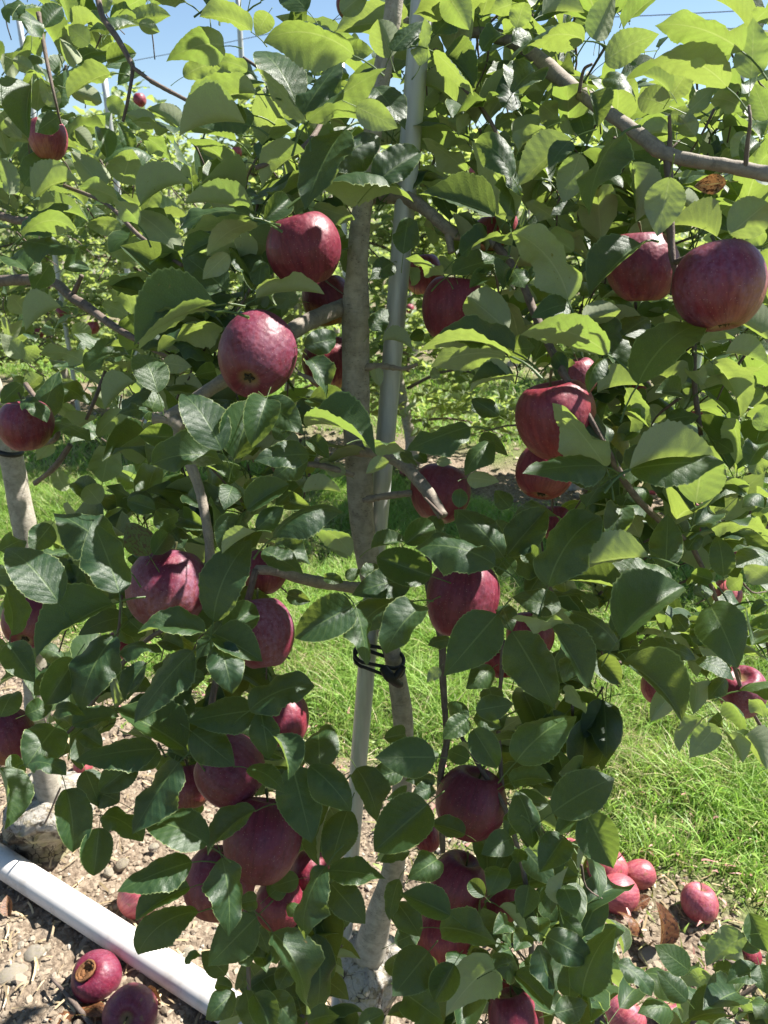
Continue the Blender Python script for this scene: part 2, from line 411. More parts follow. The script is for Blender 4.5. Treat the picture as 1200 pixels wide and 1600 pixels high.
# leaf: base at origin, tip at (0,1,0), top towards +Z, half width .5 at scale 1 (scaled by x)
def leaf_shape(nu, nv, fold, bend, cup, wave, twist, seed, serr=True, petiole=True):
    r_ = np.random.RandomState(seed)
    us = np.linspace(0, 1, nu + 1)
    ca, y, z, cl = [], 0.0, 0.0, []
    for i, u in enumerate(us):
        cl.append((y, z)); th = bend * (u - .15) * 1.6
        if i < nu: y += math.cos(th) / nu; z -= math.sin(th) / nu
    cl = np.array(cl); ph = r_.rand(3) * 6.28
    V, U = [], []
    pe = .60 + r_.rand() * .22; pt = .92 + r_.rand() * .28
    wmax = (pe / (pe + pt)) ** pe * (pt / (pe + pt)) ** pt
    for i, u in enumerate(us):
        w = (max(u, 1e-4) ** pe) * (max(1 - u, 1e-4) ** pt) / wmax * .5
        if i == 0 or i == nu: w = .006
        th = bend * (u - .15) * 1.6
        ny, nz = math.sin(th), math.cos(th)
        tw = twist * (u - .3)
        for j in range(-nv, nv + 1):
            v = j / nv
            ww = w
            if serr and abs(j) == nv and 0 < i < nu: ww = w * (1.0 + (.020 if i % 2 else -.014) + r_.randn() * .008)
            x = ww * v
            zz = fold * abs(x) - cup * x * x * 3 + wave * w * 1.6 * v * v * (math.sin(u * 9 + ph[0] + (2 if v > 0 else 0)) + .5 * math.sin(u * 19 + ph[1])) * .35
            zz += .018 * abs(v) * math.sin(u * 8.5 * 6.283 - abs(v) * 2.3 * 6.283) * w * 2 * .5
            x2 = x * math.cos(tw) - zz * math.sin(tw); z2 = x * math.sin(tw) + zz * math.cos(tw)
            V.append((x2, cl[i, 0] + ny * z2, cl[i, 1] + nz * z2)); U.append((u, v))
    V = np.array(V); m = 2 * nv + 1
    F = [(i * m + j, i * m + j + 1, (i + 1) * m + j + 1, (i + 1) * m + j) for i in range(nu) for j in range(m - 1)]
    tip = np.array([cl[-1, 0], cl[-1, 1]]); L = np.linalg.norm(tip); c, s = tip / L
    yy = (V[:, 1] * c + V[:, 2] * s) / L; zz = (-V[:, 1] * s + V[:, 2] * c) / L
    V[:, 1], V[:, 2] = yy, zz
    if petiole:
        d0 = np.array([0, -.75, -.35]) if bend > 0 else np.array([0, -.8, -.2]); d0 /= np.linalg.norm(d0)
        pts = [np.array([0, .02, 0]), d0 * .12, d0 * .24 + np.array([0, 0, -.02]), d0 * .36 + np.array([0, .0, -.07])]
        Vt, Ft, _ = tube(pts, [.011, .013, .013, .017], 4, n=4, knob=0, cap=False)
        k = len(V); V = np.vstack([V, Vt]); F += [tuple(a + k for a in f) for f in Ft]; U += [(0, 0)] * len(Vt)
    return V, F, np.array(U, float)
LEAF_VARS = []
rr = np.random.RandomState(5)
for k in range(16):
    LEAF_VARS.append(dict(fold=.04 + .62 * rr.rand() ** 1.4, bend=.05 + 1.05 * rr.rand() ** 1.3, cup=-.25 + .6 * rr.rand(), wave=.04 + .26 * rr.rand() ** 1.4, twist=rr.randn() * .35, seed=k))
LEAF_SHAPES = [leaf_shape(36, 3, **p) for p in LEAF_VARS]
LEAF_MESH = [new_mesh('apple_leaf', V, F, [M_LEAF], U) for V, F, U in LEAF_SHAPES]
_alt = {}
def leaf_mesh(k, m=None):
    if m is None or m is M_LEAF: return LEAF_MESH[k]
    key = (k, m.name)
    if key not in _alt:
        me = LEAF_MESH[k].copy(); me.materials.clear(); me.materials.append(m); _alt[key] = me
    return _alt[key]
def lowpoly(nu, nv, count, seed0):
    out = []
    for k in range(count):
        p = dict(LEAF_VARS[k % 16]); p['seed'] = seed0 + k
        V, F, U = leaf_shape(nu, nv, serr=False, petiole=(nv > 1 or nu > 5), **p)
        out.append((V, F, U))
    return out
MID = [leaf_shape(12, 2, petiole=True, **LEAF_VARS[k]) for k in range(12)]
LOW = [leaf_shape(5, 1, serr=False, petiole=False, **LEAF_VARS[k]) for k in range(12)]
TINY = [leaf_shape(3, 1, serr=False, petiole=False, **LEAF_VARS[k]) for k in range(8)]
def quads(shape):
    V, F, U = shape
    return np.array([f if len(f) == 4 else (*f, f[-1]) for f in F])
MESHKINDS = {k: [(s[0], quads(s), s[2]) for s in L] for k, L in (('mid', MID), ('low', LOW), ('tiny', TINY))}

def frames(Y, Z):
    """unit Y, approx Z -> X,Y,Z arrays"""
    Y = Y / np.linalg.norm(Y, axis=1)[:, None]
    X = np.cross(Y, Z); X /= np.linalg.norm(X, axis=1)[:, None] + 1e-9
    return X, Y, np.cross(X, Y)
def leaf_cloud(name, pos, ydir, zdir, length, width, kind, m, parent=None, off=(0, 0, 0), pre=()):
    X, Y, Z = frames(ydir, zdir); n = len(pos)
    Vs, Fs, Us, As = [], [], [], []; base = 0
    shapes = MESHKINDS[kind]; which = nr.randint(0, len(shapes), n); lv = nr.rand(n)
    for k, (V, F, U) in enumerate(shapes):
        idx = np.where(which == k)[0]
        if not len(idx): continue
        P = pos[idx][:, None, :] + (V[None, :, 0, None] * width[idx][:, None, None]) * X[idx][:, None, :] \
            + (V[None, :, 1, None] * length[idx][:, None, None]) * Y[idx][:, None, :] + (V[None, :, 2, None] * length[idx][:, None, None]) * Z[idx][:, None, :]
        m_ = len(V); Vs.append(P.reshape(-1, 3))
        Fs.append((F[None] + (base + np.arange(len(idx)) * m_)[:, None, None]).reshape(-1, 4)); base += m_ * len(idx)
        Us.append(np.tile(U, (len(idx), 1))); As.append(np.repeat(lv[idx], m_))
    for V, F, U in pre:
        Vs.append(V); Fs.append(F + base); Us.append(U); As.append(np.full(len(V), nr.rand())); base += len(V)
    me = new_mesh(name, np.vstack(Vs) - np.asarray(off), np.vstack(Fs), [m], np.vstack(Us), attr={'lv': np.concatenate(As)})
    return link(name, me, parent, kind='stuff')
# ================================================================== ground
def vnoise(x, y, scale, seed=0):
    """cheap value noise"""
    r_ = np.random.RandomState(seed); g = r_.rand(64, 64)
    x = x * scale; y = y * scale
    xi = np.floor(x).astype(int); yi = np.floor(y).astype(int); fx = x - xi; fy = y - yi
    fx = fx * fx * (3 - 2 * fx); fy = fy * fy * (3 - 2 * fy)
    a = g[xi % 64, yi % 64]; b = g[(xi + 1) % 64, yi % 64]; c = g[xi % 64, (yi + 1) % 64]; d = g[(xi + 1) % 64, (yi + 1) % 64]
    return a * (1 - fx) * (1 - fy) + b * fx * (1 - fy) + c * (1 - fx) * fy + d * fx * fy
def row_s(x, y): return (x - ROW_P[0]) * ROW_N[0] + (y - ROW_P[1]) * ROW_N[1]
ROW_GAP = 2.95
def soil_m(x, y):
    s = row_s(x, y); m = np.abs(((s + ROW_GAP / 2) % ROW_GAP) - ROW_GAP / 2)
    return m + (vnoise(x, y, 3.1, 4) - .5) * .34 + (vnoise(x, y, 11, 5) - .5) * .16 + .2 * (s > 1.5)
def ground_z(x, y):
    m = soil_m(x, y); so = np.clip((.62 - m) / .2, 0, 1)
    z = (vnoise(x, y, 2.2, 1) - .5) * .035 + (vnoise(x, y, 9, 2) - .5) * .014
    z += so * ((vnoise(x, y, 26, 3) - .5) * .016 + (vnoise(x, y, 60, 8) - .5) * .009)
    far = np.clip((np.hypot(x, y) - 6) / 6, 0, 1)
    return z * (1 - far)
def axis(lo, hi, f0, f1, step):
    fine = np.arange(f0, f1, step)
    def grow(s, lim, sg):
        out = [s]; st = step
        while abs(out[-1] - s) < abs(lim - s):
            st *= 1.18; out.append(out[-1] + sg * st)
        return out[1:]
    return np.array(grow(fine[0], lo, -1)[::-1] + list(fine) + grow(fine[-1], hi, 1))
gx = axis(-400, 400, -1.5, 1.6, .013); gy = axis(-60, 700, .55, 2.4, .013)
GX, GY = np.meshgrid(gx, gy)
V = np.stack([GX.ravel(), GY.ravel(), ground_z(GX.ravel(), GY.ravel())], 1)
nx, ny = len(gx), len(gy)
ii = (np.arange(ny - 1)[:, None] * nx + np.arange(nx - 1)[None]).ravel()
F = np.stack([ii, ii + 1, ii + nx + 1, ii + nx], 1)
def ground_mat():
    g = G('soil_and_turf'); P = g.coord('Object')
    so = g.node('ShaderNodeAttribute', attribute_name='soil').outputs['Fac']
    n1 = g.noise(8, 6, .65, vec=P); n2 = g.noise(70, 5, .7, vec=P); n3 = g.noise(2.1, 3, vec=P)
    soil = g.mix(g.ramp(n1, .3, .7), (.235, .185, .135), (.33, .27, .205))
    soil = g.mix(g.ramp(n2, .35, .65), (.11, .083, .06), soil)
    soil = g.mix(g.math('MULTIPLY', g.ramp(n3, .45, .7), .4), soil, (.14, .10, .07))
    gr = g.mix(n2, (.05, .08, .018), (.13, .16, .05))
    gr = g.mix(g.math('MULTIPLY', g.ramp(n1, .5, .7), .5), gr, (.20, .16, .08))
    c = g.mix(so, gr, soil)
    cl = g.voro(95, vec=P)
    h = g.math('ADD', g.math('MULTIPLY', n2, .8), g.math('MULTIPLY', cl, -.8))
    return g.out(g.bsdf(c, .95, .15, g.bump(h, .8, .008)))
M_GROUND = ground_mat()
so = np.clip((.60 - soil_m(V[:, 0], V[:, 1])) / .12, 0, 1)
link('ground', new_mesh('ground', V, F, [M_GROUND], attr={'soil': so}), kind='structure')

# soil clods and small stones
def ico(seed, flat=.75):
    t = (1 + 5 ** .5) / 2
    v = np.array([(-1, t, 0), (1, t, 0), (-1, -t, 0), (1, -t, 0), (0, -1, t), (0, 1, t), (0, -1, -t), (0, 1, -t), (t, 0, -1), (t, 0, 1), (-t, 0, -1), (-t, 0, 1)], float)
    v /= np.linalg.norm(v[0]); f = [(0, 11, 5), (0, 5, 1), (0, 1, 7), (0, 7, 10), (0, 10, 11), (1, 5, 9), (5, 11, 4), (11, 10, 2), (10, 7, 6), (7, 1, 8), (3, 9, 4), (3, 4, 2), (3, 2, 6), (3, 6, 8), (3, 8, 9), (4, 9, 5), (2, 4, 11), (6, 2, 10), (8, 6, 7), (9, 8, 1)]
    r_ = np.random.RandomState(seed); v *= (1 + r_.randn(12, 1) * .16); v[:, 2] *= flat
    return v, np.array(f)
def ico2(seed, amp=.12, lv=1):
    v, f = ico(seed, 1); v /= np.linalg.norm(v, axis=1)[:, None]; v = list(map(tuple, v)); f = f.tolist()
    for _ in range(lv):
        mid = {}; nf = []
        def m(a, b):
            k = (min(a, b), max(a, b))
            if k not in mid:
                q = np.array(v[a]) + np.array(v[b]); q /= np.linalg.norm(q); mid[k] = len(v); v.append(tuple(q))
            return mid[k]
        for a, b, c in f:
            x, y, z = m(a, b), m(b, c), m(c, a); nf += [(a, x, z), (b, y, x), (c, z, y), (x, y, z)]
        f = nf
    V = np.array(v); r_ = np.random.RandomState(seed)
    w = np.zeros(len(V))
    for k in range(7):
        d = r_.randn(3); d /= np.linalg.norm(d); w += np.sin(V @ d * (2 + 2.2 * k / 2) + r_.rand() * 6) * amp / (1 + k * .4)
    return V * (1 + w)[:, None], np.array(f)
def scatter(name, m, pts, sizes, shapes, attr_col=None, parent=None, kind='stuff', flat=(.5, .9), sink=.25):
    Vs, Fs, Cs = [], [], []; base = 0
    which = nr.randint(0, len(shapes), len(pts))
    for k, (V0, F0) in enumerate(shapes):
        idx = np.where(which == k)[0]; n = len(idx)
        if not n: continue
        a = nr.rand(n) * 6.28; c, s = np.cos(a), np.sin(a)
        sc = sizes[idx][:, None] * (1 + (nr.rand(n, 3) - .5) * .6); sc[:, 2] *= nr.uniform(*flat, n)
        Q = V0[None] * sc[:, None, :]
        X = Q[..., 0] * c[:, None] - Q[..., 1] * s[:, None]; Y = Q[..., 0] * s[:, None] + Q[..., 1] * c[:, None]
        Q = np.stack([X, Y, Q[..., 2]], -1) + pts[idx][:, None, :]; Q[..., 2] += (sc[:, 2] * (1 - 2 * sink) * .5)[:, None]
        Vs.append(Q.reshape(-1, 3)); Fs.append((F0[None] + (base + np.arange(n) * len(V0))[:, None, None]).reshape(-1, 3)); base += n * len(V0)
        Cs.append(np.repeat(nr.rand(n), len(V0)))
    me = new_mesh(name, np.vstack(Vs), np.vstack(Fs), [m], smooth=False, attr={'lv': np.concatenate(Cs)})
    return link(name, me, parent, kind=kind)
def clod_mat():
    g = G('soil_clods'); P = g.coord('Object'); lv = g.node('ShaderNodeAttribute', attribute_name='lv').outputs['Fac']
    n = g.noise(160, 4, .7, vec=P)
    c = g.mix(lv, (.22, .175, .128), (.38, .31, .235)); c = g.mix(g.math('MULTIPLY', g.ramp(lv, .9, .97), .8), c, (.40, .38, .34))
    c = g.mix(g.math('MULTIPLY', n, .6), c, (.13, .10, .07))
    return g.out(g.bsdf(c, .95, .15, g.bump(n, .6, .002)))
M_CLOD = clod_mat()
n = 46000
px = nr.uniform(-1.6, 1.5, n); py = nr.uniform(.55, 2.6, n)
keep = (soil_m(px, py) < .66 - nr.rand(n) * .14)
px, py = px[keep], py[keep]
sz = .0022 + .0072 * nr.rand(len(px)) ** 4
big = nr.rand(len(px)) < .02; sz[big] += nr.rand(big.sum()) * .007
scatter('soil_clods', M_CLOD, np.stack([px, py, ground_z(px, py)], 1), sz, [ico(k) for k in range(8)])
n = 9000
px = nr.uniform(-6, 3.5, n); py = nr.uniform(2.6, 7, n); keep = soil_m(px, py) < .58; px, py = px[keep], py[keep]
scatter('far_soil_clods', M_CLOD, np.stack([px, py, ground_z(px, py)], 1), .006 + .014 * nr.rand(len(px)) ** 2, [ico(k + 20) for k in range(5)])

# grass, straw and low weeds
def strip_field(name, m, px, py, h, w, lean, seg, cols, z0=None, curl=1.0):
    n = len(px); a = nr.rand(n) * 6.28; la = nr.rand(n) * 6.28
    z = ground_z(px, py) if z0 is None else z0
    t = np.linspace(0, 1, seg + 1)
    lx, ly = np.cos(la) * lean * h, np.sin(la) * lean * h
    V = np.zeros((n, seg + 1, 2, 3)); wx, wy = np.cos(a) * w / 2, np.sin(a) * w / 2
    for i, tt in enumerate(t):
        b = tt ** (1 + curl); ww = (1 - tt ** 2 * .92)
        cz = z + h * (tt - .35 * lean * tt * tt)
        for s, sg in ((0, -1), (1, 1)):
            V[:, i, s, 0] = px + lx * b + sg * wx * ww; V[:, i, s, 1] = py + ly * b + sg * wy * ww; V[:, i, s, 2] = cz
    k = (seg + 1) * 2; base = np.arange(n) * k
    F = np.concatenate([np.stack([base + 2 * i, base + 2 * i + 1, base + 2 * i + 3, base + 2 * i + 2], 1) for i in range(seg)])
    col = np.repeat(np.c_[cols, np.ones(n)], k, axis=0)
    return link(name, new_mesh(name, V.reshape(-1, 3), F, [m], attr={'tint': col}), kind='stuff')
def blade_mat(name, tr):
    g = G(name); c = g.node('ShaderNodeAttribute', attribute_name='tint').outputs['Color']
    p = g.bsdf(c, .5, .4); t = g.node('ShaderNodeBsdfTranslucent'); g.l.new(g.mix(.5, c, (.34, .56, .06)), t.inputs[0])
    mx = g.node('ShaderNodeMixShader'); mx.inputs[0].default_value = tr
    g.l.new(p, mx.inputs[1]); g.l.new(t.outputs[0], mx.inputs[2]); return g.out(mx.outputs[0])
M_GRASS = blade_mat('grass_blades', .38); M_STRAW = blade_mat('straw', .08); M_WEED = blade_mat('weeds', .3)
def grass_cols(px, py, n, dryness=.12):
    v = vnoise(px, py, 4, 12)[:, None]; r = nr.rand(n, 1)
    c = np.array([.14, .29, .04]) * (1 - r) + np.array([.30, .41, .10]) * r
    c = c * (.75 + .5 * v)
    dry = nr.rand(n) < dryness + .25 * (vnoise(px, py, 2.3, 15) > .62)
    c[dry] = np.array([.42, .36, .20]) * (.7 + .5 * nr.rand(dry.sum(), 1))
    return c
def grass_patch(name, n, x0, x1, y0, y1, h0, h1, w, seg, edge=.53, dry=.12):
    px = nr.uniform(x0, x1, n); py = nr.uniform(y0, y1, n)
    clump = vnoise(px, py, 7, 21); sm = soil_m(px, py)
    keep = (sm > edge + nr.rand(n) * .12) & (nr.rand(n) < .45 + .9 * clump)
    px, py, clump, sm = px[keep], py[keep], clump[keep], sm[keep]; n = len(px)
    h = (h0 + (h1 - h0) * nr.rand(n)) * (.55 + .8 * clump) * np.clip((sm - edge) * 2.5 + .35, .35, 1)
    strip_field(name, M_GRASS, px, py, h, w * (.7 + .6 * nr.rand(n)), .35 + .9 * nr.rand(n), seg, grass_cols(px, py, n, dry))
grass_patch('grass', 230000, -2.6, 2.3, 1.15, 4.0, .04, .12, .0036, 3)
grass_patch('far_grass', 90000, -7, 5, 4.0, 9.5, .06, .12, .010, 2)
grass_patch('distant_grass', 50000, -22, 14, 9.5, 26, .06, .13, .03, 1)
n = 9000                                                         # knotweed and thin plants on the edge of the strip
px = nr.uniform(-2.2, 2.2, n); py = nr.uniform(.8, 3.6, n); sm = soil_m(px, py)
keep = (sm > .36) & (sm < .85) & (nr.rand(n) < .75) & (row_s(px, py) > 0); px, py = px[keep], py[keep]; n = len(px)
r = nr.rand(n, 1); c = np.array([.16, .20, .06]) * (1 - r) + np.array([.30, .27, .11]) * r
pk = nr.rand(n) < .22; c[pk] = (.50, .24, .22)
strip_field('edge_weeds', M_WEED, px, py, .015 + .05 * nr.rand(n) ** 2, .004 + .004 * nr.rand(n), .3 + .9 * nr.rand(n), 2, c)
n = 9000                                                         # tiny pink heads and weed leaves
px = nr.uniform(-2.2, 2.2, n); py = nr.uniform(.8, 3.6, n); sm = soil_m(px, py)
keep = (sm > .40) & (sm < .9) & (row_s(px, py) > 0); px, py = px[keep], py[keep]; n = len(px)
c = np.array([[.17, .24, .05]] * n) * (.7 + .6 * nr.rand(n, 1)); pk = nr.rand(n) < .35; c[pk] = np.array([.55, .27, .25]) * (.8 + .4 * nr.rand(pk.sum(), 1))
strip_field('weed_leaves', M_WEED, px, py, .006 + .008 * nr.rand(n), .006 + .006 * nr.rand(n), 1.6 + nr.rand(n), 2, c, z0=ground_z(px, py) + .004 + .04 * nr.rand(n) ** 2)
n = 5200                                                         # straw and twig bits lying on the soil
px = nr.uniform(-1.5, 1.5, n); py = nr.uniform(.6, 3.3, n); sm = soil_m(px, py); keep = sm < .8; px, py = px[keep], py[keep]; n = len(px)
a = nr.rand(n) * 6.28; L = .012 + .05 * nr.rand(n) ** 2; w = .0009 + .0013 * nr.rand(n); z = ground_z(px, py) + .004 + .005 * nr.rand(n); bo = nr.randn(n) * .25
V = np.zeros((n, 4, 2, 3))
for i, t in enumerate((-.5, -.17, .17, .5)):
    qx = px + np.cos(a) * L * t - np.sin(a) * L * bo * (t * t); qy = py + np.sin(a) * L * t + np.cos(a) * L * bo * (t * t)
    for s, sg in ((0, -1), (1, 1)):
        V[:, i, s, 0] = qx - np.sin(a) * w * sg; V[:, i, s, 1] = qy + np.cos(a) * w * sg; V[:, i, s, 2] = z + (.25 - t * t) * .01 + sg * .0006 + i * .0005
base = np.arange(n) * 8
F = np.concatenate([np.stack([base + 2 * i, base + 2 * i + 1, base + 2 * i + 3, base + 2 * i + 2], 1) for i in range(3)])
c = np.array([.42, .32, .19]) * (.45 + .8 * nr.rand(n, 1))
link('straw_bits', new_mesh('straw_bits', V.reshape(-1, 3), F, [M_STRAW], attr={'tint': np.repeat(np.c_[c, np.ones(n)], 8, 0)}), kind='stuff')

# ================================================================== trees
def stump_mesh(parent, top_r, base_r, h, seed, lean=(0, 0)):
    """swollen graft union at the foot of a tree"""
    n, s = 26, 28; r_ = np.random.RandomState(seed); V, U = [], []
    ph = r_.rand(8) * 6.28
    for i in range(n + 1):
        t = i / n; z = h * t - .03
        if t < .12: q = base_r * (1.55 - t * 4)
        elif t < .72: q = base_r * (1.07 - .05 * (t - .12) + .14 * math.sin((t - .12) * 9 + ph[6]))
        elif t < .90: q = base_r * (1.12 + .10 * math.sin((t - .72) / .18 * math.pi))
        else: q = base_r * 1.12 * (1 - (t - .90) / .10) ** .6 + top_r * .5
        for j in range(s):
            a = 6.2832 * j / s
            m = 1 + .08 * math.sin(2 * a + ph[0] + t * 3) + .06 * math.sin(3 * a + ph[1] - t * 5) + .045 * math.sin(7 * a + ph[2] + t * 11) + .035 * math.sin(11 * a + ph[3] - t * 23) + r_.randn() * .022
            if t < .12: m += .25 * max(0, math.sin(2.5 * a + ph[4])) * (1 - t / .12)
            zz = z + (.014 * math.sin(a + ph[5]) + .008 * math.sin(3 * a)) * (t > .6)
            V.append((lean[0] * t + q * m * math.cos(a), lean[1] * t + q * m * math.sin(a), zz)); U.append((j / s, t))
    F = [(i * s + j, i * s + (j + 1) % s, (i + 1) * s + (j + 1) % s, (i + 1) * s + j) for i in range(n) for j in range(s)]
    c = len(V); V.append((lean[0], lean[1], h - .02)); U.append((0, 1)); F += [(c, n * s + j, n * s + (j + 1) % s) for j in range(s)]
    return link('graft_union', new_mesh('graft_union', V, F, [M_STUMP], U), parent)

MAIN = thing('apple_tree', PG(566, 1668), 'nearest apple tree, trunk tied to a steel pole, hung with dark red apples', 'tree', 'apple trees of the near row')
LEFT = thing('apple_tree', PG(72, 1316), 'apple tree with pale swollen graft above the left end of the white pipe', 'tree', 'apple trees of the near row')
RIGHT = thing('apple_tree', (.80, .46, 0), 'apple tree whose low leafy shoot reaches in over the fallen apples at lower right', 'tree', 'apple trees of the near row')

# ---- main trunk, pixels and width read from the photo
TR = [(575, 1478, 58, .925), (592, 1430, 44, .93), (612, 1370, 38, .94), (622, 1290, 35, .945), (628, 1233, 34, .95), (630, 1133, 33, .96), (617, 1040, 30, .97), (598, 970, 32, .975), (576, 880, 38, .98),
      (566, 815, 41, .985), (561, 735, 45, .99), (556, 633, 46, .995), (556, 500, 46, 1.0), (558, 417, 40, 1.0), (563, 350, 38, 1.0), (573, 283, 35, 1.0), (585, 187, 33, 1.0), (603, 80, 34, 1.0), (615, 10, 34, 1.0), (622, -120, 28, 1.0), (610, -420, 22, 1.0)]
pts = [PY(x, y, Y) for x, y, w, Y in TR]; rad = [w * (.47 if y > 450 else .42) * depth(p) / FPX for (x, y, w, Y), p in zip(TR, pts)]
b = np.array(MAIN.location)
stump_mesh(MAIN, .02, .046, PY(575, 1462, .925)[2], 3, (pts[0][0] - b[0], pts[0][1] - b[1]))
pts[0][2] -= .02
tube_obj('trunk', pts, rad, M_TRUNK, MAIN, sides=26, n=150, knob=.035, seed=1)
def branch(parent, P, r0, r1, m, seed=0, name='branch', mode='d', sides=9, knob=.09):
    """P: (x px, y px, depth m)"""
    pts = [PD(x, y, d) for x, y, d in P]; n = len(pts)
    rad = [(r0 + (r1 - r0) * i / (n - 1)) / 2 * depth(p) / FPX for i, p in enumerate(pts)]
    return tube_obj(name, pts, rad, m, parent, sides=sides, knob=knob, seed=seed, n=max(10, n * 7))
BR = [  # main tree: list of (points, width0, width1, material)
 ([(556, 478, 1.01), (540, 480, .99), (500, 494, .94), (455, 518, .90), (395, 565, .86), (330, 607, .84), (285, 640, .83), (262, 652, .82)], 30, 22, 0),
 ([(262, 650, .82), (280, 690, .82), (305, 745, .82), (318, 795, .82), (328, 860, .82), (322, 900, .83)], 19, 13, 0),
 ([(240, 655, .82), (262, 655, .82), (285, 668, .82)], 20, 24, 0),
 ([(561, 702, 1.0), (590, 705, .97), (625, 722, .93), (655, 752, .90), (675, 778, .885), (692, 806, .87)], 26, 17, 0),
 ([(556, 574, 1.0), (575, 573, .99), (600, 572, .98), (630, 576, .97), (652, 569, .96)], 15, 7, 3),
 ([(568, 782, 1.0), (590, 777, .99), (615, 773, .98), (645, 770, .97)], 13, 7, 3),
 ([(690, 805, .86), (664, 778, .88)], 6, 4, 2),
 ([(552, 742, 1.0), (525, 733, .99), (500, 727, .98), (480, 725, .97)], 12, 6, 3),
 ([(548, 640, 1.0), (527, 622, .99), (500, 600, .98), (465, 583, .97)], 15, 6, 3),
 ([(574, 920, 1.03), (550, 918, .99), (510, 912, .95), (470, 903, .92), (435, 893, .90), (400, 890, .88)], 22, 14, 0),
 ([(562, 312, 1.0), (600, 305, .98), (640, 312, .96), (665, 328, .94), (692, 352, .93), (712, 366, .93), (745, 370, .93), (775, 382, .92)], 24, 16, 0),
 ([(700, 360, .93), (705, 395, .93)], 16, 12, 0),
 ([(612, 45, 1.0), (650, 38, .98), (700, 45, .96), (760, 52, .96), (820, 75, .95), (880, 125, .88), (935, 165, .80), (965, 186, .77), (1005, 215, .745), (1040, 240, .735), (1090, 252, .72), (1140, 260, .71), (1215, 276, .69)], 23, 21, 0),
 ([(1043, 245, .735), (1046, 290, .735), (1047, 345, .735)], 15, 12, 1),
 ([(1047, 345, .735), (1050, 400, .74), (1055, 425, .745), (1050, 460, .76)], 12, 9, 2),
 ([(1055, 410, .74), (1080, 400, .72), (1110, 395, .71)], 10, 7, 2),
 ([(775, 382, .92), (810, 430, .89), (840, 500, .85), (868, 560, .80), (890, 600, .77), (920, 650, .76), (950, 705, .77), (985, 765, .80), (1025, 808, .84), (1080, 850, .88)], 14, 9, 2),
 ([(1085, 540, .95), (1085, 600, .95), (1095, 680, .96)], 9, 7, 2),
 ([(668, 870, .96), (672, 930, .95), (690, 1000, .95), (692, 1060, .95), (696, 1120, .95), (698, 1160, .95), (688, 1215, .94), (690, 1270, .95), (692, 1330, .97)], 13, 9, 1),
 ([(786, 1000, .93), (783, 1060, .93), (778, 1120, .94), (785, 1230, .93), (795, 1300, .93)], 8, 6, 2),
 ([(720, 1150, .94), (760, 1215, .92), (790, 1265, .90), (815, 1350, .90), (828, 1430, .91), (832, 1520, .92), (840, 1600, .93)], 7, 9, 2),
 ([(400, 890, .88), (380, 960, .86), (345, 1040, .85), (330, 1120, .84), (345, 1220, .85), (360, 1300, .86), (380, 1400, .88), (386, 1470, .89), (390, 1560, .90)], 12, 6, 2),
 ([(322, 900, .83), (290, 960, .85), (230, 1000, .87), (180, 1050, .90), (120, 1130, .93), (60, 1190, .97)], 10, 5, 2),
 ([(190, 930, .88), (185, 985, .88), (170, 1020, .9)], 6, 4, 2),
 ([(510, 165, .88), (495, 205, .83), (460, 240, .80), (400, 262, .78)], 9, 7, 1),
 ([(610, 118, 1.0), (580, 135, .93), (545, 158, .88), (510, 165, .88)], 9, 8, 1),
 ([(680, 80, .93), (700, 110, .9), (760, 180, .86), (800, 260, .85)], 9, 5, 2),
 ([(545, 150, .88), (500, 170, .88), (440, 130, .9), (380, 90, .9)], 7, 5, 2),
 ([(1165, 262, .70), (1168, 225, .69), (1172, 190, .68), (1170, 165, .68)], 8, 5, 2),
 ([(905, 145, .79), (912, 110, .78), (925, 100, .77)], 6, 4, 2),
 ([(1045, 245, .735), (1047, 215, .73), (1046, 180, .72)], 9, 5, 2),
 ([(850, 900, .88), (880, 960, .90), (930, 1030, .90), (970, 1035, .88)], 7, 5, 2),
 ([(1080, 850, .88), (1120, 940, .95), (1160, 1080, 1.1), (1210, 1170, 1.15)], 8, 5, 2),
]
MM = [M_BRANCH, M_TWIG, M_TWIG, M_BRANCH]
for i, (P, a, c, k) in enumerate(BR): branch(MAIN, P, a, c, MM[k], seed=i, name='branch' if k == 0 else 'twig', knob=.26 if k == 3 else .1)
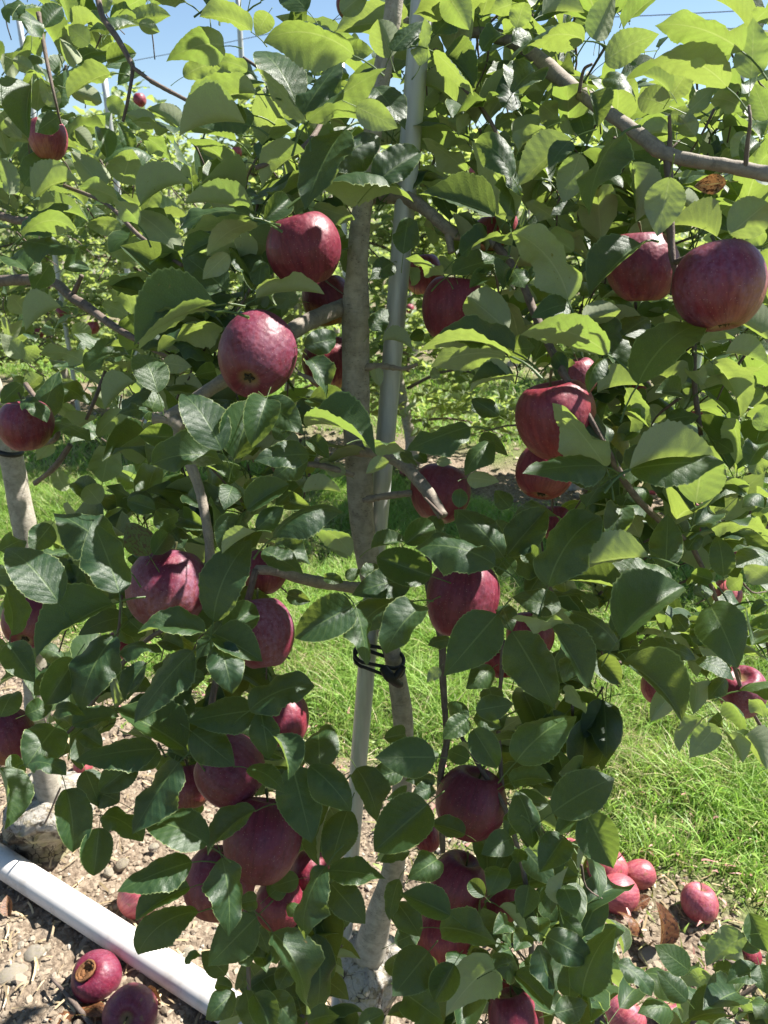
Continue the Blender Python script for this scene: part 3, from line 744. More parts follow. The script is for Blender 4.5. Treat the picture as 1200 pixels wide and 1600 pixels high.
# cut end of the pruned limb
# ---- left tree
TL = [(78, 1235, 40, 1.37), (66, 1180, 38, 1.38), (56, 1080, 37, 1.39), (52, 960, 36, 1.40), (44, 860, 35, 1.41), (30, 780, 36, 1.42), (14, 700, 35, 1.43), (-12, 610, 34, 1.43), (-60, 450, 30, 1.44), (-70, 250, 28, 1.45), (-60, 0, 24, 1.45), (-60, -300, 18, 1.45)]
pts = [PY(x, y, Y) for x, y, w, Y in TL]; rad = [w / 2 * depth(p) / FPX for (x, y, w, Y), p in zip(TL, pts)]
bL = np.array(LEFT.location)
stump_mesh(LEFT, .02, .075, pts[0][2] + .03, 8, (pts[0][0] - bL[0], pts[0][1] - bL[1])); pts[0][2] -= .03
tube_obj('trunk', pts, rad, M_TRUNK, LEFT, sides=20, n=90, knob=.035, seed=2)
BL = [
 ([(-10, 440, 1.42), (40, 437, 1.3), (85, 442, 1.2), (112, 465, 1.12), (140, 482, 1.08), (175, 508, 1.02), (212, 530, .99), (270, 560, .97)], 18, 10, 1),
 ([(112, 465, 1.12), (128, 430, 1.1)], 9, 6, 1),
 ([(-20, 330, 1.3), (30, 345, 1.2), (60, 340, 1.15)], 16, 8, 1),
 ([(100, 290, 1.1), (165, 318, 1.05), (215, 366, 1.0), (250, 392, .98), (285, 415, .96)], 6, 7, 2),
 ([(150, -20, 1.0), (160, 25, .97), (185, 62, .95), (203, 95, .94), (207, 110, .94), (200, 155, .94), (192, 190, .95)], 10, 5, 2),
 ([(235, 126, .93), (270, 145, .93), (305, 162, .92), (345, 170, .92)], 7, 5, 2),
 ([(207, 105, .94), (235, 126, .93)], 6, 6, 2),
 ([(60, 20, 1.1), (72, 90, 1.1), (85, 150, 1.1), (95, 194, 1.12)], 7, 4, 2),
 ([(165, 580, 1.2), (150, 620, 1.2), (135, 655, 1.22)], 7, 5, 2),
 ([(110, 695, 1.2), (85, 730, 1.22), (55, 755, 1.3)], 9, 8, 2),
 ([(40, 600, 1.3), (90, 680, 1.2), (20, 700, 1.4)], 8, 8, 2),
 ([(20, 1290, 1.7), (60, 1300, 1.7), (95, 1230, 1.6)], 3, 3, 2),
]
for i, (P, a, c, k) in enumerate(BL): branch(LEFT, P, a, c, MM[k], seed=40 + i, name='branch' if k == 1 else 'twig')
# ---- right tree (trunk stands outside the frame)
bR = np.array(RIGHT.location)
tube_obj('trunk', [bR + np.array(q) for q in ((0, 0, -.02), (.01, .02, .4), (-.01, .02, 1.0), (.02, 0, 1.6), (.0, 0, 2.5))], [.04, .025, .023, .018, .008], M_TRUNK, RIGHT, sides=16, n=60)
branch(RIGHT, [(1330, 1560, .98), (1260, 1540, .97), (1215, 1520, .96), (1170, 1510, .95), (1120, 1500, .95)], 14, 8, M_TWIG, 60, 'branch')
branch(RIGHT, [(1215, 1520, .96), (1150, 1560, .97), (1085, 1595, .98), (1070, 1640, .98)], 8, 5, M_TWIG, 61, 'twig')

# ------------------------------------------------------------------ hero leaves
LEAF_QUADS = [quads(s) for s in LEAF_SHAPES]
LAYER = {0: .70, 1: .78, 2: .87, 3: 1.0, 4: 1.12}
def hero(parent, bx, by, tx, ty, w, side, layer, m=None, var=None, name='leaf', raw=False):
    d0 = LAYER.get(layer, layer) + rnd.uniform(-.018, .018)
    L = math.hypot(tx - bx, ty - by); ratio = .60
    L3 = max(L * 1.03, w / .66)
    slope = math.sqrt(max(0, L3 * L3 - L * L)) / FPX * d0
    down = (ty - by) / L
    sg = -1 if down > -.1 else 1                     # 't': tip hangs towards the lens
    if side == 'u': sg = -sg
    pb, pt = PD(bx, by, d0 - sg * slope / 2), PD(tx, ty, d0 + sg * slope / 2)
    Y = pt - pb; Lm = np.linalg.norm(Y); Y /= Lm
    mid = (pb + pt) / 2; cv = C0 - mid; cv /= np.linalg.norm(cv)
    Wm = w / FPX * d0
    full = Lm * ratio * rnd.uniform(.97, 1.06)
    cr = min(1.0, Wm / full); ro = math.acos(cr) if cr < 1 else rnd.uniform(0, .12)
    ro = min(ro, 1.25)
    width = max(Wm / max(math.cos(ro), .3), full * .72)
    z = cv - Y * np.dot(cv, Y); z /= np.linalg.norm(z)
    x = np.cross(Y, z)
    c = [z * math.cos(ro) + x * math.sin(ro), z * math.cos(ro) - x * math.sin(ro)]
    if side == 'u': c = [-c[0], -c[1]]
    c.sort(key=lambda q: -(q[2] + .25 * float(np.dot(q, SUN)))); Z = c[0]; X = np.cross(Y, Z)
    k = var if var is not None else rnd.randrange(16)
    M = Matrix(((X[0] * width, Y[0] * Lm, Z[0] * Lm, pb[0]), (X[1] * width, Y[1] * Lm, Z[1] * Lm, pb[1]), (X[2] * width, Y[2] * Lm, Z[2] * Lm, pb[2]), (0, 0, 0, 1)))
    if raw:
        V, F, U = LEAF_SHAPES[k]; A = np.array(M); return (V @ A[:3, :3].T + A[:3, 3], LEAF_QUADS[k], U)
    return link(name, leaf_mesh(k, m), parent, local(parent, M))
HG = [ # x, y, width px, depth, label, dict
 (475, 390, 113, .86, 'glossy dark apple high left of the trunk, just above the branch fork', dict(up=(-.25, .1, 1), red=.25, yellow=.2, bloom=.12)),
 (401, 556, 126, .77, 'dark purple apple with its blossom end facing out, left of the trunk below the branch', dict(up=(.1, .85, .42), red=.05, yellow=.05, bloom=.35)),
 (512, 470, 82, 1.12, 'shaded apple half hidden behind the fork left of the trunk', dict(red=.2, yellow=.8, bloom=.1)),
 (516, 566, 88, 1.12, 'orange-bottomed apple tucked against the left side of the trunk', dict(red=.6, yellow=1.0, bloom=.05)),
 (707, 482, 98, .96, 'deep red apple right of the steel pole, cut off by leaves', dict(red=.3, yellow=.2, bloom=.15)),
 (662, 428, 62, 1.25, 'small apple seen behind the steel pole top right of the trunk', dict(red=.4, yellow=.5)),
 (1003, 416, 110, .80, 'apple hanging left of the big pale-lit one under the upper right branch', dict(red=.35, yellow=.45, bloom=.3)),
 (1125, 447, 137, .70, 'largest apple, sun on its shoulder, under the upper right branch', dict(up=(-.1, .4, 1), red=.25, yellow=.3, bloom=.5)),
 (868, 655, 128, .79, 'big streaky red apple right of centre under a drooping leaf', dict(red=.55, yellow=.1, bloom=.2, squash=1.02)),
 (853, 735, 92, .86, 'red apple squeezed beneath the streaky one right of centre', dict(red=.55, yellow=.1, bloom=.1)),
 (688, 771, 95, .98, 'apple behind the pruned limb right of the trunk', dict(red=.3, yellow=.15)),
 (722, 936, 119, .86, 'round apple with a bright sun patch right of the trunk above the tie', dict(up=(.15, .5, 1), red=.15, yellow=.1, bloom=.3)),
 (262, 918, 122, .82, 'plum-coloured oval apple lying sideways left of centre', dict(up=(.1, .6, .8), red=.1, yellow=.15, bloom=.75, squash=1.02)),
 (412, 893, 72, .93, 'red apple above the mottled one at the trunk side of the left cluster', dict(red=.3, yellow=.2, bloom=.2)),
 (408, 988, 100, .84, 'mottled purple apple stacked between two leaves left of the trunk', dict(up=(-.2, .6, 1), red=.1, yellow=.1, bloom=.8, squash=1.15)),
 (441, 1122, 88, .90, 'upright red apple left of the pole, under the mottled purple one', dict(red=.4, yellow=.05, bloom=.25)),
 (360, 1205, 112, .80, 'apple whose blossom end points right, above the lowest cluster', dict(up=(-.75, .35, .45), red=.1, yellow=.1, bloom=.5)),
 (297, 1228, 72, .88, 'apple peeping out left of the one whose blossom end points right', dict(red=.2, bloom=.35)),
 (410, 1311, 124, .77, 'biggest apple of the low left cluster, shaded by a folded leaf', dict(red=.1, yellow=.2, bloom=.35)),
 (343, 1378, 108, .83, 'apple below and left of the biggest one in the low cluster', dict(red=.25, yellow=.2, bloom=.4)),
 (437, 1413, 78, .89, 'lowest red apple of the left cluster, between dark leaves', dict(red=.3, bloom=.1)),
 (484, 1360, 60, .93, 'apple mostly behind leaves just left of the lower pole', dict(red=.35, bloom=.2)),
 (55, 966, 94, .95, 'apple near the left edge with its star-shaped blossom end facing out', dict(up=(.05, .9, .35), red=.15, yellow=.1, bloom=.25)),
 (8, 1150, 90, .93, 'apple cut by the left edge of the view, blossom end down', dict(up=(-.35, .3, .8), red=.2, yellow=.4, bloom=.3)),
 (40, 664, 84, 1.12, 'dull red apple above the black band on the left trunk', dict(red=.4, yellow=.3, bloom=.4)),
 (75, 217, 60, 1.15, 'pink-flushed apple in the upper left, under a dark leaf', dict(red=.6, yellow=.4, pink=.2)),
 (736, 1254, 108, .93, 'darkest apple, a twig across its right side, low right of the trunk', dict(up=(.3, .3, 1), red=.0, yellow=.0, bloom=.15)),
 (718, 1380, 90, .98, 'round maroon apple below the darkest one', dict(up=(.35, .25, 1), red=.15, yellow=.1, bloom=.1)),
 (692, 1462, 86, 1.0, 'orange-red apple beneath the round maroon one', dict(red=.8, yellow=.6, bloom=.05)),
 (787, 1412, 66, 1.06, 'apple showing between leaves right of the round maroon one', dict(red=.6, yellow=.5, bloom=.05)),
 (806, 1592, 90, .92, 'apple at the bottom edge beside the pale upturned leaf', dict(red=.3, yellow=.4, bloom=.2)),
 (795, 1540, 70, 1.0, 'orange-red apple above the one at the bottom edge', dict(red=.9, yellow=.6, bloom=0)),
 (1160, 1082, 76, 1.12, 'single apple hanging over the grass at the right edge', dict(up=(-.3, -.1, 1), red=.2, yellow=.1, bloom=.7)),
 (828, 992, 74, .97, 'apple with a pink lit edge behind a long leaf, right of the sun-patched one', dict(red=.5, pink=.2)),
 (785, 1030, 60, 1.02, 'orange apple partly covered by the large ribbed leaf', dict(red=.9, yellow=.8, bloom=0)),
 (548, 8, 44, 1.15, 'small apple at the very top, left of the trunk', dict(red=.5, yellow=.6)),
 (995, 612, 42, 1.15, 'small pink apple tip behind the leaves right of the streaky one', dict(red=.5, pink=.6)),
 (905, 588, 60, .88, 'apple shoulder just above and behind the big streaky one', dict(red=.3, pink=.2, bloom=.6)),
 (768, 365, 56, 1.2, 'red apple in the foliage right of the high fork', dict(red=.7, yellow=.6)),
 (868, 818, 54, 1.05, 'apple sliver showing above the wide leaf right of centre', dict(red=.6)),
 (1030, 1072, 56, 1.1, 'orange-pink apple in front of the grass, left of the right edge apple', dict(red=.8, yellow=.4, pink=.4)),
 (1136, 928, 44, 1.15, 'pink apple bit between leaves at right, level with the grass top', dict(red=.6, pink=.6)),
 (1146, 862, 32, 1.15, 'small red apple above the pink one at right', dict(red=.7)),
 (1090, 828, 26, 1.2, 'tiny orange-red glimpse of apple between right-hand leaves', dict(red=1.0)),
 (668, 1310, 42, 1.1, 'orange apple half hidden left of the darkest one', dict(red=.9, yellow=1.0, bloom=0)),
 (188, 1008, 46, 1.15, 'orange-tan apple hidden between two dark leaves at left', dict(red=.8, yellow=1.2, bloom=0)),
 (790, 352, 40, 1.3, 'apple glimpsed above the high right fork', dict(red=.8, yellow=.5)),
 (1172, 1494, 34, 1.0, 'greenish red apple inside the leafy shoot at lower right', dict(red=.6, yellow=.9)),
 (1190, 1590, 40, .98, 'apple under the shoot at the lower right corner', dict(red=.5, yellow=.6)),
]
# each line: offset of a photo region, then leaves  bx,by,tx,ty,w,side,layer  in thirds of a pixel
HERO = {
(0, 0): """1050,215,780,290,170,u,1;1180,150,935,80,95,u,1;640,90,800,75,85,u,2;650,110,750,150,65,u,2;420,205,320,125,100,u,2;360,300,280,180,75,u,2;520,345,318,460,95,u,1;150,400,135,650,150,t,1;270,545,165,620,95,t,1;730,590,590,530,85,u,2;840,600,690,510,85,u,2;650,635,800,760,75,u,2;570,860,620,700,160,u,2;480,880,330,710,125,u,2;500,740,470,600,95,t,2;115,870,250,720,115,t,2;165,925,380,860,105,u,1;650,1055,370,880,85,u,1;105,1110,340,970,95,t,1;110,1110,350,1080,55,u,0;410,1060,575,1090,75,u,2;640,1000,830,1180,135,u,1;660,960,910,870,115,u,1;490,1150,710,1180,125,u,2;1200,440,890,560,140,u,0;1190,540,885,590,115,t,1;1150,580,840,640,90,u,0;860,360,1030,300,105,u,2;1160,330,1000,290,80,u,2;1190,990,860,950,80,u,1;1190,1020,840,1080,115,t,1;1190,1030,840,1120,65,u,0;1060,1110,860,1210,120,t,1;1210,1050,970,1200,90,u,0;120,1130,350,1190,105,t,1;45,910,0,740,85,u,1;20,30,120,60,90,t,1;150,170,110,40,110,t,1;210,130,290,30,90,t,2;600,30,680,-10,90,u,2;270,500,180,360,90,u,2;640,330,550,400,90,t,2;500,280,640,250,80,t,2;1000,250,870,230,80,u,3;1080,330,950,400,90,u,3;100,320,0,280,110,u,2;60,280,160,330,70,u,2;20,560,100,650,90,u,2;500,460,600,540,80,u,3;330,420,480,480,90,u,2;350,610,430,700,90,u,3;230,890,140,780,90,u,2;380,640,300,600,70,u,3;870,900,1000,860,80,t,3;730,880,650,810,90,u,3""",
(400, 0): """460,260,35,200,190,u,0;190,490,0,240,180,t,1;230,580,0,320,70,u,0;190,520,0,600,125,u,2;215,540,400,290,140,t,1;240,570,610,320,105,u,0;630,270,570,90,145,u,1;640,240,785,100,95,t,1;770,310,790,80,75,u,1;840,160,960,40,85,t,2;900,-20,1000,140,150,u,1;470,500,665,600,130,u,0;560,410,700,610,150,t,1;410,610,230,985,190,t,0;345,800,585,650,165,t,1;555,865,770,715,155,t,1;300,890,740,950,95,u,1;270,970,465,1030,95,u,2;230,710,30,880,80,u,1;140,740,-10,680,135,t,2;40,1030,155,930,110,t,1;690,1190,720,1020,125,t,1;870,270,1030,420,115,t,2;830,240,1020,450,65,u,1;780,480,905,330,125,u,3;1150,430,1070,250,125,u,3;1060,240,1200,160,75,t,2;1200,20,1090,60,95,u,2;1200,520,1170,340,110,t,2;1150,460,950,640,45,u,2;990,800,780,650,95,u,2;760,840,910,830,115,u,3;1190,1040,1010,660,150,u,1;1200,830,1030,670,125,t,0;1120,1010,760,910,160,t,0;960,1200,1200,1150,70,t,1;860,480,930,420,80,u,3;1120,600,1190,560,90,u,3;1130,640,1190,730,85,u,3;420,230,550,240,90,u,3;240,50,140,-10,120,t,2;400,60,520,-40,110,u,2;60,60,0,170,100,u,3;330,180,200,300,110,u,3;300,480,270,590,80,u,3;60,640,150,560,90,u,3;260,340,350,280,70,u,3;990,620,900,560,70,u,3;1040,560,980,480,80,u,4;800,960,700,900,90,u,3;1010,1150,930,1080,80,u,3;840,1000,830,1150,90,u,3;640,890,560,960,70,t,3;880,60,790,10,80,u,2;700,30,620,90,80,u,2""",
(800, 0): """395,190,490,-60,135,u,1;435,290,690,160,150,u,0;1080,240,670,120,170,u,0;1010,410,650,290,150,u,0;1120,370,1130,80,160,u,0;740,460,830,330,125,u,1;740,430,610,350,70,u,1;340,190,0,290,115,u,1;140,70,340,60,105,u,2;20,130,60,10,105,u,1;430,370,580,480,85,t,1;740,500,590,460,125,u,1;360,440,400,600,95,t,0;300,520,350,680,105,t,2;260,630,300,480,95,u,2;140,490,220,560,105,u,2;280,650,30,870,140,u,1;270,660,170,790,95,t,0;150,610,10,790,65,u,1;320,720,240,950,145,u,1;500,640,360,1010,160,t,0;560,760,580,1040,135,u,2;740,830,680,1110,185,u,0;800,940,900,1020,100,u,2;1020,1100,1200,950,195,u,0;1110,620,1030,740,105,u,2;1080,760,1160,670,85,t,1;1200,560,1130,390,115,u,2;1090,520,930,470,85,u,2;740,620,580,640,85,u,2;290,1180,-20,1110,140,u,0;960,1110,730,1060,65,u,1;840,1070,730,1040,65,t,1;0,640,140,560,115,u,2;190,1020,60,950,75,u,2;310,960,180,1010,65,t,2;0,440,110,340,160,t,1;-20,1010,10,780,110,t,1;830,520,960,400,90,u,2;860,640,780,540,90,u,2;700,640,620,560,90,u,3;1200,720,1130,800,100,u,2;340,1020,430,1090,90,u,3;440,1100,560,1050,80,u,3;980,1000,930,900,90,u,3;420,830,480,720,90,u,3;620,700,560,800,90,u,3;1180,340,1110,400,90,u,3;1190,1090,1090,1140,90,u,2;60,360,150,300,80,u,3;130,240,220,300,90,u,3;0,200,100,180,110,t,2;160,420,260,360,90,u,3;520,600,440,700,90,u,3;740,540,860,560,80,u,2;1140,100,1200,40,90,u,2;620,480,700,560,70,t,3;470,470,560,530,70,u,3""",
(0, 400): """230,40,150,165,115,t,1;200,140,160,210,80,t,2;690,80,460,150,65,u,2;700,200,510,160,85,t,2;1010,230,630,420,185,t,0;1010,260,650,440,70,u,0;1050,340,740,450,100,u,2;740,640,650,460,155,t,1;620,470,400,540,75,t,2;390,500,190,460,75,u,2;110,480,0,360,95,u,3;120,500,170,420,75,u,3;100,600,5,690,90,t,2;110,680,220,780,85,t,1;420,700,220,620,85,t,3;230,780,430,870,85,t,2;630,590,490,720,95,u,2;710,630,570,740,65,t,2;720,735,540,760,55,t,1;460,850,600,750,85,u,2;810,850,650,840,115,t,1;1040,910,850,640,195,t,0;1040,960,710,980,155,t,0;1100,950,1190,680,195,t,0;480,1060,520,890,155,u,2;460,1150,350,1060,105,t,2;470,1160,400,1080,110,u,1;1070,1040,920,990,75,t,1;1090,1080,1050,1190,115,t,0;1060,160,850,-10,175,t,1;1070,-10,950,110,95,u,0;1180,130,1110,0,130,t,2;480,220,610,290,75,u,2;290,240,120,350,85,u,1;600,1130,730,1160,95,t,1;730,1190,600,1150,90,t,2;880,1120,960,1190,100,t,2;1010,540,910,560,90,t,2;760,500,900,520,90,u,2;800,480,960,600,80,t,3;330,860,460,760,70,u,3;520,700,430,640,80,u,3;560,580,640,520,80,u,3;190,560,110,640,70,u,3;640,1000,720,900,90,t,3;240,870,170,960,80,u,3;310,1100,250,1000,80,u,3;420,390,340,320,90,u,3;140,80,40,20,110,t,2;300,60,380,20,110,t,2;120,270,50,180,110,u,3;600,900,540,820,70,u,3;280,700,360,760,70,u,3;1150,780,1000,720,120,t,2;640,40,560,-10,90,u,3;840,430,700,380,70,u,3""",
(400, 400): """10,150,30,20,95,t,1;0,200,320,180,60,u,1;640,30,535,110,105,t,2;225,420,375,390,120,t,1;250,480,330,670,120,t,1;540,350,620,250,95,t,2;590,400,735,440,60,u,2;560,530,580,610,60,u,2;1210,450,830,400,130,t,0;1200,470,760,450,55,u,0;1180,350,990,190,185,u,1;1170,470,820,520,165,u,1;1210,560,1000,600,85,t,0;1210,590,1000,640,60,u,0;50,670,225,835,155,t,0;50,670,-20,900,160,t,0;250,670,450,790,140,t,1;235,800,560,930,110,t,0;250,930,-10,960,130,t,0;500,860,700,920,65,u,1;620,960,515,1020,65,u,1;220,1110,400,1110,65,u,2;240,950,70,1060,120,t,2;-40,1190,155,1070,125,t,0;1000,800,705,915,140,t,0;1140,750,1010,670,95,t,1;1110,870,980,1030,125,t,1;990,1040,1140,1060,80,u,1;950,1180,960,1090,75,t,0;1200,60,1160,160,105,t,1;1080,100,1000,150,75,t,1;920,80,1210,10,110,t,1;880,90,700,10,55,u,2;930,90,850,0,60,u,2;90,860,170,760,90,t,2;250,860,340,950,80,t,2;850,960,920,970,50,u,2;1190,1180,1120,1100,90,t,1;720,390,790,360,60,t,3;860,570,820,540,50,u,3;1010,720,1090,690,80,t,2;200,210,80,190,90,u,3;30,240,60,190,40,u,3;740,140,690,30,60,u,3;200,1080,90,1170,100,t,3;1050,850,1180,940,90,t,3;420,1020,300,980,70,u,3;640,910,760,990,60,t,2;800,970,760,930,60,t,3;160,1150,260,1180,90,t,2;1100,300,1180,180,100,t,3""",
(800, 400): """600,-60,360,190,175,t,0;265,210,0,-110,190,u,0;0,60,60,150,105,t,1;270,230,90,290,115,t,0;330,290,510,255,115,u,1;450,460,40,370,145,u,0;350,300,510,580,135,t,1;590,600,915,320,195,t,0;520,370,640,290,135,t,1;430,480,360,640,95,t,0;-20,440,110,430,135,t,1;440,990,190,690,155,u,0;455,880,230,680,120,t,1;430,985,50,1020,145,t,0;410,1080,250,1040,85,t,1;600,910,560,1070,145,t,1;550,1000,1000,970,175,t,0;550,1000,960,970,70,u,0;860,1160,890,930,230,u,1;500,870,600,790,85,t,1;510,740,650,810,55,t,1;400,640,620,610,45,u,1;530,620,540,860,95,u,1;790,640,670,640,115,t,2;940,500,1070,760,125,u,2;730,770,880,750,85,t,2;1010,760,1050,980,105,u,2;1000,460,1200,510,95,u,1;1200,390,1020,290,115,u,1;930,370,1070,350,90,u,2;880,420,1050,385,45,u,2;900,600,830,540,80,u,2;1110,980,1200,880,105,t,1;1110,1010,1200,960,80,u,2;1000,1050,1100,1120,110,u,2;1180,1130,1080,1180,90,t,2;960,870,1040,920,80,t,2;700,1060,760,1180,110,t,2;760,560,700,500,70,u,3;990,560,900,520,80,u,3;1060,640,1140,560,90,u,3;640,330,700,240,100,u,3;520,260,600,350,90,u,3;840,620,800,720,70,u,3;640,700,720,800,90,u,3;1100,700,1190,640,90,u,3;1160,820,1200,700,90,u,2;1000,830,930,780,80,u,3;560,700,620,620,80,t,2;200,460,260,560,80,t,1;20,160,120,210,80,u,3;1150,260,1200,180,90,u,3;700,100,640,30,80,u,3;860,260,760,220,90,u,3;640,1100,520,1150,90,t,2;300,600,200,480,110,t,2;600,1180,480,1130,90,t,2;900,1080,1000,1180,110,t,2""",
(0, 800): """0,180,100,130,105,t,1;275,425,30,170,215,t,0;240,60,140,185,125,t,2;560,220,250,5,215,t,1;560,380,435,50,205,t,0;720,200,790,100,105,t,1;860,170,800,90,110,t,2;530,430,170,680,185,t,0;50,580,0,340,105,t,1;40,620,165,800,145,t,0;960,570,645,570,120,t,0;1000,510,1180,130,205,t,0;1130,20,1040,190,95,t,0;1200,90,1040,195,45,u,0;350,690,210,905,155,t,1;540,580,380,930,195,t,1;560,655,760,660,75,t,1;690,710,590,890,90,t,2;905,650,630,990,160,t,0;1040,520,920,690,100,t,1;1030,620,1090,850,175,t,0;1000,570,1230,700,155,t,0;1050,560,1200,440,145,t,1;740,1110,350,1170,150,t,0;870,1110,530,920,200,t,1;1200,930,880,985,175,t,0;900,1030,1100,1190,175,t,0;260,1010,120,1200,205,t,1;0,960,60,850,125,t,1;260,930,400,960,85,t,1;340,1000,560,960,95,t,2;750,1120,640,1210,95,t,1;330,320,240,200,110,t,3;400,380,300,300,110,t,3;680,580,560,470,110,t,3;640,620,520,520,90,t,3;840,800,760,700,110,t,3;780,900,900,820,120,t,2;260,760,160,860,110,t,3;120,950,240,900,100,t,2;480,1100,380,1030,90,t,2;860,640,760,600,90,t,3;960,780,860,760,70,t,2;720,60,840,10,120,t,2;940,60,800,40,110,t,3;860,30,980,80,100,t,2;340,180,400,260,90,u,3;120,330,60,240,90,t,2;1120,1080,1190,960,100,t,2;30,760,130,680,90,t,3;480,1180,600,1140,90,t,2;700,260,620,200,80,t,3;260,280,360,330,90,t,3;980,880,1060,960,90,t,3""",
(400, 800): """80,120,410,5,115,t,0;0,80,130,-20,105,t,0;90,140,255,245,125,t,1;30,180,225,295,115,t,0;150,390,255,420,75,t,2;450,440,180,590,195,t,0;470,450,520,720,110,t,0;540,170,710,130,70,t,2;700,150,830,50,115,t,1;720,330,450,390,155,t,1;820,300,565,210,170,t,1;730,420,465,580,125,t,1;790,440,610,665,155,t,0;1120,250,745,170,175,t,0;1160,210,930,-10,190,t,1;1130,480,880,770,235,t,0;910,600,805,625,65,t,1;860,730,800,800,60,u,1;-30,930,275,815,160,t,0;20,930,60,1160,145,t,0;80,1050,150,1260,95,t,0;300,1210,290,1030,190,t,1;840,1150,560,1150,190,t,0;1110,730,985,830,125,t,2;1000,960,905,930,100,t,1;990,970,875,1065,105,t,1;1030,930,1210,900,120,t,0;1030,950,1150,1010,95,t,1;1020,1020,1130,1200,140,t,0;960,1080,990,1130,60,u,2;420,310,490,270,60,t,2;320,310,410,330,55,t,2;490,290,580,260,80,t,2;120,260,60,160,70,t,3;870,110,800,30,100,t,2;1200,300,1130,200,110,t,2;1180,130,1120,40,120,t,2;650,260,560,320,100,t,2;880,260,980,200,70,t,3;250,90,440,210,60,u,2;350,140,430,220,60,u,3;1000,1160,900,1120,90,t,2;840,1120,760,1190,80,t,2;1150,440,1200,560,110,t,2;1090,820,1130,950,110,t,2;600,1060,700,1040,90,t,2;210,1120,150,1200,90,t,2""",
(800, 800): """170,350,415,20,225,t,0;-20,200,160,-10,175,t,1;130,240,55,170,95,t,1;640,210,270,265,135,u,0;520,-30,450,145,135,t,1;750,330,470,240,145,t,0;720,260,730,10,155,t,1;510,590,805,350,225,t,0;520,360,235,320,135,t,1;230,450,0,400,125,t,1;240,520,0,495,60,u,0;500,645,240,470,135,t,1;180,530,355,830,135,t,0;290,680,240,800,105,t,1;400,690,510,810,115,t,2;260,810,345,945,65,u,2;0,560,200,925,235,t,0;20,1170,290,960,205,t,0;590,640,860,690,125,t,1;520,700,795,985,175,t,0;930,440,1060,730,235,t,0;750,850,650,980,105,u,1;860,800,850,950,110,u,2;960,1000,830,1155,125,u,1;890,970,785,1125,75,u,2;1020,1040,1080,1175,105,u,1;1090,1050,1195,1210,125,u,1;1000,890,1080,1045,85,u,1;860,700,1040,790,75,t,1;1200,190,1050,260,145,t,1;1210,330,1090,250,110,u,0;990,300,960,110,115,t,1;930,80,1210,150,75,u,1;940,320,840,290,80,t,1;850,380,940,370,75,t,1;820,180,880,100,80,t,2;860,60,960,20,100,t,2;400,440,320,390,70,t,2;620,520,540,430,80,t,3;380,560,460,640,90,t,2;820,560,760,480,80,t,2;900,620,840,520,80,t,3;1000,780,920,880,90,t,2;600,120,560,40,90,u,2;1180,90,1120,10,90,t,1;700,390,620,360,60,u,3;1120,480,1190,430,60,t,2;250,300,330,240,90,t,3;1180,960,1130,880,80,u,2;940,960,990,1010,70,t,2;1000,700,900,640,90,u,2;1010,360,1080,310,80,u,3""",
(0, 1200): """310,100,340,395,165,t,0;465,280,440,505,145,t,0;480,225,670,345,120,t,1;400,10,470,185,125,t,1;640,-30,465,110,145,t,0;840,-30,620,310,175,t,0;975,360,670,255,185,t,0;1200,200,975,410,120,t,0;900,440,550,580,155,t,0;890,560,635,715,135,t,0;930,675,648,875,135,t,0;1040,420,1070,790,175,t,0;1200,700,975,930,205,t,0;940,875,870,922,35,t,0;1060,970,945,860,105,t,1;1100,1050,965,1180,135,t,0;1150,1040,1190,1250,115,t,0;-10,0,20,290,105,t,0;140,-20,310,35,85,t,0;1200,620,1100,640,85,t,1;700,200,640,280,60,t,2;820,500,720,480,90,t,2;1190,480,1120,570,100,t,2;1120,920,1180,860,80,t,2;1090,1030,1010,1010,60,t,1;30,20,110,-30,110,t,1;560,160,450,130,110,t,1;680,140,720,240,70,t,2""",
(400, 1200): """-40,0,130,115,95,t,0;170,-10,260,350,220,t,0;250,-10,445,205,175,t,0;470,0,570,265,155,t,1;370,130,300,465,125,t,1;430,200,355,455,165,t,1;690,0,515,70,115,t,1;805,170,555,390,225,t,0;340,480,608,520,130,t,0;200,520,70,560,95,t,1;330,460,230,805,140,t,0;350,540,512,730,155,t,0;670,520,625,715,85,t,1;80,770,235,1155,185,t,0;10,750,60,870,70,t,1;70,1050,190,1220,125,t,0;-10,1060,80,1230,130,t,0;240,1190,390,1160,90,t,0;910,690,675,590,145,t,0;660,630,770,790,135,t,1;850,430,710,520,145,t,1;720,390,580,445,65,t,1;860,750,1142,830,160,t,0;810,860,640,1070,205,t,0;690,1050,880,1190,165,t,0;930,920,835,1095,135,t,0;1120,940,890,1165,225,u,0;1110,950,1215,930,135,t,0;1200,330,1055,405,125,t,0;1150,470,1090,600,125,t,0;980,310,820,260,95,t,2;480,1210,600,1150,100,t,0;730,1140,615,1160,65,t,0;840,60,700,60,75,t,1;830,90,730,130,85,t,1;150,640,210,700,70,t,2;60,600,150,520,100,t,2;20,880,50,960,90,t,2;640,400,560,440,70,u,3;630,680,760,720,100,t,2;650,820,780,760,110,t,2;860,1010,760,920,120,t,2;960,870,900,980,110,t,2;1180,720,1110,780,100,t,1;1190,860,1120,880,100,t,1;640,880,700,1000,120,t,3;950,1180,1000,1100,80,t,2;1070,600,1000,530,80,t,2;870,240,960,180,80,t,3;160,930,100,1040,100,t,2;420,530,320,440,70,t,3;700,130,610,150,80,t,2""",
